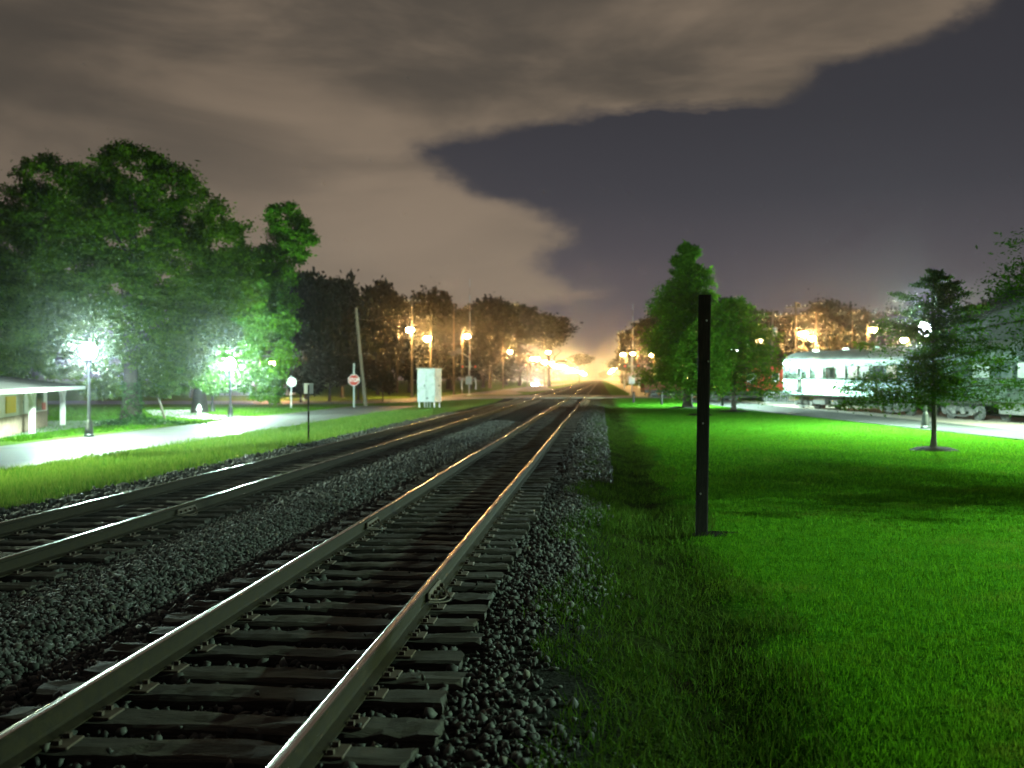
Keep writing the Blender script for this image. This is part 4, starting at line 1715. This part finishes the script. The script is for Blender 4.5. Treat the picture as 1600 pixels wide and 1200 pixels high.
FT = [
    (478, 418, 118, 110, 'dark tall tree just right of the brightly lit limb'), (535, 425, 128, 100, 'dark tall tree behind the leaning pole'), (590, 440, 150, 100, 'dark tree right behind the top of the leaning pole'),
    (515, 545, 104, 85, 'low dark tree behind the round sign'), (470, 560, 100, 70, 'low dark bush-like tree left of the round sign'), (560, 555, 108, 70, 'low dark tree behind the stop sign'), (598, 565, 96, 36, 'small dim green bush right of the leaning pole foot'),
    (620, 468, 172, 80, 'dark tree left of the first orange pole'), (668, 444, 196, 90, 'dark rounded tree above the first two orange lamps'), (705, 478, 215, 80, 'dark tree behind the plain brown pole'), (765, 461, 250, 100, 'dark rounded tree behind the left gate arm'),
    (735, 486, 232, 90, 'dark lower tree behind the gate lamp'), (812, 478, 340, 100, 'dark tree above the wooden lamp pole with wires'), (858, 492, 300, 90, 'dark leaning-crowned tree nearest the gap left of the rails'), (640, 520, 180, 100, 'low dark tree behind the silver cabinet'),
    (905, 552, 620, 40, 'small far tree above the merged lamp row'), (950, 578, 1200, 24, 'tiny far tree at the end of the rails'),
    (1003, 500, 330, 66, 'dark tree left of the tall cypress'), (1032, 470, 285, 66, 'dark tree behind the left side of the tall cypress'), (972, 560, 420, 50, 'far dark tree behind the right lamp column'), (1140, 462, 175, 90, 'dark tree behind the top of the broad green tree'),
    (1185, 478, 190, 90, 'dark tree behind the pole with transformer cans'), (1090, 480, 140, 90, 'dark tree behind the black post'), (1290, 462, 225, 120, 'dark rounded tree above the silver train'), (1235, 486, 230, 90, 'dark tree behind the two-armed pole'), (1340, 480, 215, 90, 'dark tree behind the silver train roof'),
    (1395, 476, 200, 80, 'dark tree left of the small cypress top'), (1440, 495, 210, 100, 'dark tree behind the small cypress'), (1520, 470, 140, 90, 'dark tree beside the gabled roof'), (1590, 440, 120, 110, 'dark tree behind the right edge boughs'),
    (-40, 420, 100, 160, 'dark tree beyond the left edge behind the shelter'), (400, 440, 120, 110, 'dark tree behind the brightly lit tree'), (70, 470, 120, 150, 'dark tree filling in behind the left park trees'), (300, 480, 125, 140, 'dark tree between the two big lit trees'),
    (790, 535, 380, 110, 'low dark tree behind the gravel heaps'), (700, 540, 225, 110, 'low dark tree behind the plain brown pole foot'), (755, 545, 270, 100, 'low dark tree right of the left gate'), (1260, 530, 235, 110, 'low dark tree behind the very bright orange lamp'), (1320, 535, 235, 100, 'low dark tree behind the far thin pole'),
]
for i, (px, py, Z, w, lab) in enumerate(FT):
    far_tree(px, py, Z, w * 1.15, lab, i % 5, high=(px in (812, 858, 905, 972)))
# a distant wood closing the view sideways, too far to count
mass = []
rng = np.random.default_rng(88)
for k in range(150):
    sx = rng.choice([-1, 1])
    yv = rng.uniform(240, 1400)
    xv = sx * rng.uniform(42, 110) if yv < 900 else sx * rng.uniform(26, 120)
    hh = rng.uniform(9, 15)
    nn = 110
    q = rng.normal(size=(nn, 3)) * np.array([4.5, 4.5, hh * 0.22]) + np.array([xv, yv, hh * 0.55])
    mass.append(q)
mass = np.concatenate(mass)
mass = mass[mass[:, 2] > 0.3]
V = leaves_from(mass, 2.0, rng, 0.2, 0.8)
o = link('distant_wood', np_mesh('distant_wood', V, 4, M['leafdark'], rng.random(len(mass))))
tag(o, 'dark distant wood massed along both sides of the far railway', 'woodland', kind='stuff')

# ---------------------------------------------------------------- passenger train
def car_section(nf=11):
    """half outline of a streamlined car: (half width, height) from sill to roof top; index ranges for materials"""
    pts = [(1.50, 1.08), (1.52, 1.12)]
    z = 1.14
    for k in range(nf):
        pts.append((1.515, z))
        pts.append((1.535, z + 0.045))
        pts.append((1.515, z + 0.09))
        z += 0.092
    pts += [(1.52, z + 0.01), (1.52, 3.12), (1.535, 3.14), (1.535, 3.20), (1.50, 3.22)]
    for k in range(1, 11):
        a = PI / 2 * k / 10
        pts.append((1.50 * math.cos(a) if k < 10 else 0.0, 3.22 + 1.03 * math.sin(a) ** 0.9))
    return pts


def passenger_car(name, L, label, loc, rz, wins, round_end, seed, blinds):
    t = thing(name, label, 'railway carriage', loc, rz, 'silver streamlined carriages')
    sec = car_section()
    full = [(w, z) for w, z in sec] + [(-w, z) for w, z in reversed(sec[:-1])]
    n = len(full)
    xs_ = []
    if round_end:
        for k in range(9):
            a = PI / 2 * k / 8
            xs_.append((1.9 * (1 - math.sin(a)) if False else 1.9 * (1 - math.cos(PI / 2 - a)), max(0.30, math.sin(a) ** 0.45) if k else 0.30))
    else:
        xs_ = [(0.0, 1.0)]
    xs_ += [(x, 1.0) for x in frange(2.2, L, 1.2)] + [(L, 1.0)]
    b = MB()
    P_, F_, mi = [], [], []
    for (x, s) in xs_:
        for (w, z) in full:
            zz = z if s >= 1 else min(z, 3.22 + (z - 3.22) * (0.45 + 0.55 * s) if z > 3.22 else z)
            P_.append((x, -w * s, zz))
    for j in range(len(xs_) - 1):
        for i in range(n - 1):
            F_.append((j * n + i, j * n + i + 1, (j + 1) * n + i + 1, (j + 1) * n + i))
            hz = (full[i][1] + full[i + 1][1]) / 2
            mi.append(1 if hz > 3.25 else 0)
    F_.append(tuple(range(n - 1, -1, -1)))
    mi.append(0)
    F_.append(tuple((len(xs_) - 1) * n + i for i in range(n)))
    mi.append(0)
    me = bpy.data.meshes.new('body')
    me.from_pydata(P_, [], F_)
    me.materials.append(M['stainless'])
    me.materials.append(M['stainroof'])
    me.polygons.foreach_set('material_index', mi)
    me.update()
    o = link('body', me, t)
    smooth_angle(o, 35)
    # windows both sides, set proud in dark gaskets
    rb = random.Random(seed)
    for side in (-1, 1):
        for k, (wx, ww) in enumerate(wins):
            b = MB()
            y0 = side * 1.528
            b.bbox((wx, y0, 2.66), (ww + 0.12, 0.035, 0.86), 0.012)
            f = b.build('window', M['black'], t)
            b = MB()
            b.bbox((wx, y0 + side * 0.012, 2.66), (ww, 0.032, 0.74), 0.01)
            b.build('pane', M[blinds[k % len(blinds)]], f)
    # vestibule door
    for side in (-1, 1):
        b = MB()
        b.bbox((2.75 if round_end else 1.2, side * 1.545, 2.25), (0.80, 0.03, 1.95), 0.015)
        d = b.build('door', M['stainless'], t)
        b = MB()
        b.bbox((2.75 if round_end else 1.2, side * 1.556, 2.70), (0.42, 0.03, 0.62), 0.015)
        b.build('pane', M['glass'], d)
        b = MB()
        b.tube([(2.2 if round_end else 0.68, side * 1.60, 1.25), (2.2 if round_end else 0.68, side * 1.60, 2.35)], 0.022, 6)
        b.build('grab_rail', M['black'], d)
    # letterboard and belt mouldings, roof vents
    for side in (-1, 1):
        b = MB()
        b.box((L / 2 + 1.0, side * 1.53, 3.26), (L - 2.2, 0.03, 0.05))
        b.build('gutter', M['stainless'], t)
    for k in range(int(L / 4.5)):
        b = MB()
        b.bbox((3.0 + k * 4.3, 0.0, 4.27), (0.9, 0.7, 0.16), 0.05)
        b.build('roof_vent', M['stainroof'], t)
    # underframe boxes
    u = MB()
    u.box((L / 2, 0, 1.02), (L - 1.2, 2.5, 0.14))
    u.build('underframe', M['truck'], t)
    for k in range(4):
        b = MB()
        cx = L * 0.30 + k * L * 0.125
        w = L * (0.10 if k % 2 == 0 else 0.07)
        b.bbox((cx, 0, 0.70), (w, 2.55 if k != 2 else 2.2, 0.50 if k != 1 else 0.42), 0.03)
        b.build('equipment_box', M['truck'], t)
    # bogies
    for cx in (2.9, L - 2.9):
        g = MB()
        for side in (-1, 1):
            g.bbox((cx, side * 1.12, 0.58), (3.2, 0.14, 0.20), 0.04)
            for dx in (-0.75, 0.75):
                g.tube([(cx + dx * 0.55, side * 1.20, 0.36), (cx + dx * 0.55, side * 1.20, 0.72)], 0.14, 8)
            g.tube([(cx - 1.5, side * 1.18, 0.5), (cx - 0.6, side * 1.18, 0.26), (cx + 0.6, side * 1.18, 0.26), (cx + 1.5, side * 1.18, 0.5)], 0.06, 6)
        g.box((cx, 0, 0.62), (0.5, 2.3, 0.25))
        bo = g.build('bogie', M['truck'], t)
        for dx in (-1.2, 1.2):
            for side in (-1, 1):
                b = MB()
                P2 = [(0.46 * math.cos(2 * PI * i / 20), 0.46 * math.sin(2 * PI * i / 20)) for i in range(20)]
                b.prism(P2, (cx + dx, side * 0.72, 0.46), (1, 0, 0), (0, 0, 1), (0, side, 0), 0.14)
                b.prism([(p_[0] * 0.35, p_[1] * 0.35) for p_ in P2], (cx + dx, side * 0.86, 0.46), (1, 0, 0), (0, 0, 1), (0, side, 0), 0.42)
                b.build('wheel', M['truck'], bo)
    # end diaphragm
    b = MB()
    b.bbox((L + 0.10, 0, 2.15), (0.22, 1.1, 2.3), 0.04)
    b.build('diaphragm', M['truck'], t)
    return t


ZR = -0.14
c0 = CW(20.35 + 1.5, 75.0)
c1 = CW(24.8 + 1.5, 48.2)
dv = Vector((c1[0] - c0[0], c1[1] - c0[1]))
dv.normalize()
rzc = math.atan2(dv.y, dv.x)
# local +x runs toward the viewer; the lawn side is local -y or +y
L1 = 17.6
wins1 = [(5.85 + 1.55 * k, 1.15) for k in range(7)] + [(4.2, 0.5)]
passenger_car('passenger_car', L1, 'silver fluted observation carriage with rounded end, left of the small cypress', (c0[0], c0[1], ZR + 0.0), rzc, wins1, True, 5, ['blind', 'glass', 'blind', 'blind2', 'blind', 'glass', 'blind2'])
s2 = L1 + 0.75
passenger_car('passenger_car', 25.5, 'silver carriage running out of the right edge behind the small cypress', (c0[0] + dv.x * s2, c0[1] + dv.y * s2, ZR), rzc, [(3.6 + 1.75 * k, 1.3) for k in range(12)], False, 6, ['glass', 'blind', 'glass', 'blind'])

# siding track below it
t = thing('railway_track', 'siding track under the silver train at right', 'railway track', (0, 0, 0))
nv = Vector((-dv.y, dv.x))
for s in (-1, 1):
    b = MB()
    A_ = Vector(c0) - dv * 40 + nv * s * 0.75
    B_ = Vector(c0) + dv * 60 + nv * s * 0.75
    mid = (A_ + B_) / 2
    b.box((mid.x, mid.y, ZR - 0.06), ((B_ - A_).length, 0.07, 0.13), rzc)
    b.build('rail', M['rust'], t)
for k in range(110):
    q = Vector(c0) - dv * 15 + dv * (0.55 * k)
    o = link('tie', TIES[k % 6], t, (q.x, q.y, ZR - 0.12), (0, 0, rzc + PI / 2))


# ---------------------------------------------------------------- freight stock behind
def wagon(name, L, H, label, loc, rz, body, kind):
    t = thing(name, label, 'railway wagon', loc, rz, 'wagons on the back siding')
    b = MB()
    b.bbox((0, 0, 0.95), (L, 2.7, 0.30), 0.03)
    b.build('underframe', M['black'], t)
    b = MB()
    b.bbox((0, 0, 0.66), (L * 0.5, 1.6, 0.5), 0.05)
    b.build('brake_gear', M['black'], t)
    if kind == 'flat':
        b = MB()
        b.box((0, 0, 1.16), (L, 2.8, 0.12))
        b.build('deck', body, t)
        for sy in (-1, 1):
            b = MB()
            b.bbox((0, sy * 1.38, 1.62), (L, 0.08, 0.80), 0.02)
            b.build('side_board', body, t)
        for k in range(6):
            b = MB()
            b.bbox((-L / 2 + 1.4 + k * 2.2, 0, 1.50), (1.7, 2.2, 0.62 + 0.3 * (k % 3)), 0.06)
            b.build('load_crate', M['brownbox'], t)
        for k in range(9):
            b = MB()
            b.box((-L / 2 + 0.6 + k * (L - 1.2) / 8, -1.42, 1.05), (0.12, 0.06, 0.42))
            b.build('stake_pocket', body, t)
    else:
        b = MB()
        b.bbox((0, 0, 1.12 + (H - 1.12) / 2), (L if kind == 'box' else L - 1.8, 2.8, H - 1.12), 0.04)
        b.build('body', body, t)
        b = MB()
        b.prism([(-1.5, 0), (1.5, 0), (0.9, 0.22), (-0.9, 0.22)], (-L / 2, 0, H), (0, 1, 0), (0, 0, 1), (1, 0, 0), L)
        b.build('roof', M['roof'], t)
    if kind == 'caboose':
        b = MB()
        b.bbox((0, 0, H + 0.55), (2.2, 2.2, 0.75), 0.05)
        b.build('cupola', body, t)
        for sx in (-1, 1):
            for sy in (-1, 1):
                b = MB()
                b.tube([(sx * (L / 2 - 0.05), sy * 1.3, 1.1), (sx * (L / 2 - 0.05), sy * 1.3, H)], 0.05, 6)
                b.build('railing', M['yellow'], t)
            b = MB()
            b.tube([(sx * (L / 2 - 0.05), -1.3, 2.0), (sx * (L / 2 - 0.05), 1.3, 2.0)], 0.04, 6)
            b.build('railing', M['yellow'], t)
            b = MB()
            b.box((sx * (L / 2 - 1.15), -1.42, 2.2), (0.7, 0.04, 1.5))
            b.build('yellow_panel', M['yellow'], t)
        for sx in (-1, 1):
            b = MB()
            b.bbox((sx * 2.3, -1.41, 2.4), (0.7, 0.05, 0.8), 0.02)
            f = b.build('window', M['white'], t)
            b = MB()
            b.bbox((sx * 2.3, -1.43, 2.4), (0.55, 0.05, 0.65), 0.02)
            b.build('pane', M['glass'], f)
        b = MB()
        b.prism([(0.55 * math.cos(2 * PI * i / 20), 0.55 * math.sin(2 * PI * i / 20)) for i in range(20)], (0, -1.40, 2.3), (1, 0, 0), (0, 0, 1), (0, -1, 0), 0.02)
        b.build('white_emblem', M['white'], t)
    if kind == 'box':
        b = MB()
        b.bbox((0, -1.42, 2.4), (2.2, 0.06, 2.2), 0.02)
        b.build('door', body, t)
        for k in range(12):
            b = MB()
            b.box((-L / 2 + 0.4 + k * (L - 0.8) / 11, -1.415, 2.4), (0.08, 0.05, H - 1.3))
            b.build('rib', body, t)
    for cx in (-L / 2 + 2.0, L / 2 - 2.0):
        g = MB()
        for s in (-1, 1):
            g.bbox((cx, s * 1.0, 0.50), (2.3, 0.16, 0.28), 0.05)
        bo = g.build('bogie', M['black'], t)
        for dx in (-0.85, 0.85):
            for s in (-1, 1):
                b = MB()
                b.prism([(0.42 * math.cos(2 * PI * i / 16), 0.42 * math.sin(2 * PI * i / 16)) for i in range(16)], (cx + dx, s * 0.72, 0.42), (1, 0, 0), (0, 0, 1), (0, s, 0), 0.14)
                b.build('wheel', M['truck'], bo)
    return t


q = PZ(1168, 96)
wagon('caboose', 9.0, 3.5, 'red caboose with yellow railings and white emblem behind the broad tree', (q[0], q[1], ZR), R(8), M['red'], 'caboose')
q = PZ(1108, 104)
wagon('flat_wagon', 14.0, 1.3, 'low brownish red open wagon left of the caboose behind the trunks', (q[0], q[1], ZR), R(6), M['rustred'], 'flat')
q = PZ(1222, 106)
wagon('boxcar', 10.5, 4.0, 'dark brown boxcar half hidden behind the rounded carriage end', (q[0], q[1], ZR), R(8), M['brownbox'], 'box')

# railing by the train
q = PZ(1218, 84)
t = thing('railing', 'short grey railing left of the rounded carriage end', 'railing', (q[0], q[1], tz(*q)), R(10))
for z in (0.12, 1.0):
    b = MB()
    b.box((0, 0, z), (2.6, 0.05, 0.05))
    b.build('rail_bar', M['steel'], t)
for k in range(14):
    b = MB()
    b.box((-1.28 + k * 0.197, 0, 0.52), (0.03, 0.03, 1.0 if k not in (0, 13) else 1.1))
    b.build('baluster', M['steel'], t)

# ---------------------------------------------------------------- gabled building at the right
q = PZ(1600, 84)
t = thing('gabled_building', 'pale building with dark gabled roof behind the right carriage', 'building', (q[0], q[1], tz(*q)), R(-20))
b = MB()
b.box((0, 0, 3.2), (10, 14, 6.4))
b.build('wall', M['siding'], t)
b = MB()
b.prism([(-5.6, 6.2), (0, 8.6), (5.6, 6.2), (5.6, 6.45), (0, 8.9), (-5.6, 6.45)], (0, -7.5, 0), (1, 0, 0), (0, 0, 1), (0, 1, 0), 15)
b.build('roof', M['roof'], t)
b = MB()
b.prism([(-5.0, 6.41), (5.0, 6.41), (0, 8.58)], (0, -7.0, 0), (1, 0, 0), (0, 0, 1), (0, 1, 0), 0.2)
b.build('gable', M['siding'], t)
for sx in (-2.6, 2.6):
    b = MB()
    b.bbox((sx, -7.02, 3.6), (1.3, 0.08, 1.7), 0.02)
    f = b.build('window', M['white'], t)
    b = MB()
    b.bbox((sx, -7.05, 3.6), (1.1, 0.06, 1.5), 0.02)
    b.build('pane', M['glass'], f)

# ---------------------------------------------------------------- shelter at the left edge
p1 = Vector(PG(50, 677.5, -0.3))
p2 = Vector(PG(98, 665, -0.3))
dS = (p2 - p1)
bay = dS.length
dS.normalize()
rzs = math.atan2(dS.y, dS.x)
t = thing('shelter', 'cream open shelter with braced posts and low hipped roof at the left edge', 'shelter', (p1.x, p1.y, tz(p1.x, p1.y)), rzs)
# local x runs away from the viewer along the front, local +y is the back
eave = ZA(611, 43.6) + 0.3
xl, xr, dp = -2 * bay, bay, 5.0
for kx in range(-2, 2):
    for ky in (0, 1):
        b = MB()
        b.bbox((kx * bay, ky * dp, eave / 2), (0.24, 0.24, eave), 0.02)
        po = b.build('post', M['cream'], t)
        for s in (-1, 1):
            b = MB()
            a = R(45) * s
            b.prism([(0.1, 0), (0.62, 0.52), (0.62, 0.66), (0.1, 0.22)], (kx * bay, ky * dp - 0.07, eave - 0.68), (s, 0, 0), (0, 0, 1), (0, 1, 0), 0.14)
            b.build('brace', M['cream'], po)
b = MB()
ov = 0.9
fz = 0.17
for (cx, cy, sx, sy) in (((xl + xr) / 2, -ov, xr - xl + 2 * ov, 0.12), ((xl + xr) / 2, dp + ov, xr - xl + 2 * ov, 0.12), (xl - ov, dp / 2, 0.12, dp + 2 * ov - 0.13), (xr + ov, dp / 2, 0.12, dp + 2 * ov - 0.13)):
    b.box((cx, cy, eave + fz / 2), (sx, sy, fz))
b.build('fascia', M['cream'], t)
b = MB()
b.box(((xl + xr) / 2, dp / 2, eave + 0.03), (xr - xl + 2 * ov - 0.14, dp + 2 * ov - 0.14, 0.04))
b.build('soffit', M['cream'], t)
b = MB()
x0, x1, y0, y1 = xl - ov - 0.08, xr + ov + 0.08, -ov - 0.08, dp + ov + 0.08
ze, zr = eave + fz + 0.004, eave + fz + 0.55
rr_ = (y1 - y0) / 2
P_ = [(x0, y0, ze), (x1, y0, ze), (x1, y1, ze), (x0, y1, ze), (x0 + rr_ * 1.3, dp / 2, zr), (x1 - rr_ * 1.3, dp / 2, zr)]
b.add(P_, [(0, 1, 5, 4), (1, 2, 5), (2, 3, 4, 5), (3, 0, 4), (3, 2, 1, 0)])
b.build('roof', M['roof'], t)
# inner wall: board wainscot below, pale panels and notices above
b = MB()
b.box(((xl + xr) / 2 - 0.6, 0.55, eave / 2), (xr - xl - 1.6, 0.12, eave))
wl = b.build('wall', M['cream'], t)
nb = 26
for k in range(nb):
    b = MB()
    wx = xl + 0.3 + (xr - xl - 1.8) * (k + 0.5) / nb
    b.bbox((wx, 0.47, 0.42), ((xr - xl - 1.8) / nb - 0.02, 0.04, 0.82), 0.006)
    b.build('plank', M['brick'], wl)
for k, (wx, ww, wh, mt) in enumerate(((bay * 0.55, 1.6, 0.85, 'glass'), (bay * 0.18, 1.5, 0.9, 'white'), (-bay * 0.25, 1.8, 0.7, 'yellow'), (bay * 0.66, 0.7, 0.36, 'red'))):
    b = MB()
    b.bbox((wx, 0.45 - 0.03 * (k == 3), 1.32 - 0.25 * (k == 3)), (ww, 0.05, wh), 0.01)
    b.build('notice_board', M[mt], wl)

# bin enclosure in front of it
q1 = Vector(PG(47, 679, -0.3))
t = thing('dumpster', 'dark green panelled dumpster in front of the shelter at the left edge', 'dumpster', (q1.x - 0.75, q1.y - 0.2, tz(q1.x, q1.y)), R(14))
hb_ = 51 / FPX * 42.4
b = MB()
b.bbox((-1.6, 0.9, 0.10 + hb_ / 2 - 0.1), (3.2, 1.8, hb_ - 0.1), 0.03)
b.build('body', M['bin'], t)
b = MB()
b.bbox((-1.6, 0.9, hb_ - 0.02), (3.32, 1.92, 0.20), 0.03)
b.build('rim', M['bin'], t)
for k in range(5):
    b = MB()
    b.bbox((-0.1 - k * 0.75, -0.03, hb_ / 2 - 0.05), (0.10, 0.08, hb_ - 0.25), 0.015)
    b.build('rib', M['bin'], t)
b = MB()
b.bbox((-1.6, -0.035, hb_ * 0.48), (3.2, 0.06, 0.10), 0.015)
b.build('rib', M['bin'], t)

# ---------------------------------------------------------------- lit house beyond the left trees
q = PZ(398, 150)
t = thing('house', 'small far house with one lit window beyond the big trees', 'house', (q[0], q[1], tz(*q)), R(10))
b = MB()
b.box((0, 0, 1.6), (11, 8, 3.2))
b.build('wall', M['cream'], t)
b = MB()
b.prism([(-4.5, 3.1), (0, 5.2), (4.5, 3.1)], (-6, 0, 0), (0, 1, 0), (0, 0, 1), (1, 0, 0), 12)
b.build('roof', M['roof'], t)
mw, ntw, outw = newmat('lit_window')
e_ = ntw.new('ShaderNodeEmission')
e_.inputs[0].default_value = (1.0, 0.72, 0.55, 1)
e_.inputs[1].default_value = 2.2
ntw.l.new(e_.outputs[0], outw.inputs[0])
for k, wx in enumerate((-2.8, 0.2, 3.0)):
    b = MB()
    b.bbox((wx, -4.01, 1.7), (1.5, 0.08, 1.4), 0.02)
    f = b.build('window', M['white'], t)
    b = MB()
    b.bbox((wx, -4.04, 1.7), (1.3, 0.06, 1.2), 0.02)
    b.build('pane', mw if k == 1 else M['glass'], f)

# ---------------------------------------------------------------- car with headlights on the left road
t = thing('car', 'dark car with glaring headlights on the far left road', 'car', (-19.6, 300, tz(-19.6, 300) + 0.03))
sec = [(-2.2, 0.35), (-2.25, 0.72), (-1.25, 0.92), (-0.55, 1.42), (1.1, 1.45), (1.8, 1.0), (2.2, 0.9), (2.2, 0.35)]
b = MB()
b.prism(sec, (0.88, 0, 0), (0, 1, 0), (0, 0, 1), (-1, 0, 0), 1.76)
b.build('body', M['carbody'], t)
b = MB()
b.prism([(-1.18, 0.96), (-0.55, 1.38), (-0.50, 1.38), (-1.13, 0.96)], (0.72, -0.06, 0.0), (0, 1, 0), (0, 0, 1), (-1, 0, 0), 1.44)
b.build('windscreen', M['glass'], t)
for sx in (-0.78, 0.78):
    for sy in (-1.4, 1.35):
        b = MB()
        b.prism([(0.33 * math.cos(2 * PI * i / 16), 0.33 * math.sin(2 * PI * i / 16)) for i in range(16)], (sx - 0.11, sy, 0.33), (0, 1, 0), (0, 0, 1), (1, 0, 0), 0.22)
        b.build('wheel', M['black'], t)
for sx in (-0.6, 0.6):
    b = MB()
    b.lathe([(0.19, -0.04), (0.21, 0.0), (0.19, 0.06)], 12)
    h_ = b.build('headlight', M['glow_white'], t, loc=(sx, -2.26, 0.66))
    h_.rotation_euler.x = PI / 2
    lamp_light(t, (sx, -2.45, 0.66), 9000.0, (1.0, 0.88, 0.72), 0.1, spot=(R(70), (R(86), 0, PI)))


# ---------------------------------------------------------------- gravel banks by the crossing
def bank(px, py, Z, rx, ry, h, label):
    x, y = PZ(px, Z)
    n, rings = 18, 4
    z0 = tz(x, y)
    P_ = [(x, y, z0 + h)]
    for j in range(1, rings + 1):
        f = j / rings
        for i in range(n):
            a = 2 * PI * i / n
            k = f * (1 + 0.08 * math.sin(3 * a + px))
            P_.append((x + rx * k * math.cos(a), y + ry * k * math.sin(a), z0 + h * (math.cos(f * PI) * 0.5 + 0.5) - 0.03 * (j == rings)))
    F_ = [(0, 1 + i, 1 + (i + 1) % n) for i in range(n)]
    for j in range(rings - 1):
        for i in range(n):
            a, c = 1 + j * n, 1 + (j + 1) * n
            F_.append((a + i, c + i, c + (i + 1) % n, a + (i + 1) % n))
    b = MB()
    b.add(P_, F_)
    tag(b.build('gravel_bank', M['gravel'], smooth=True), label, 'gravel heap')


bank(790, 606, 150, 4.0, 5, 0.75, 'low pale gravel heap right of the left crossing gate')
bank(838, 604, 190, 5.0, 7, 1.0, 'low brown gravel heap below the first merged row lamps')

# ---------------------------------------------------------------- night haze
hb2 = MB()
hb2.box((0, 780, 15.0), (1400, 1800, 34.0))
hm, hn, hout = newmat('night_haze')
pv = hn.new('ShaderNodeVolumePrincipled')
pv.inputs['Color'].default_value = (0.95, 0.95, 0.95, 1)
pv.inputs['Density'].default_value = 0.00029
pv.inputs['Anisotropy'].default_value = 0.97
hn.l.new(pv.outputs[0], hout.inputs['Volume'])
tag(hb2.build('haze', hm), kind='stuff')
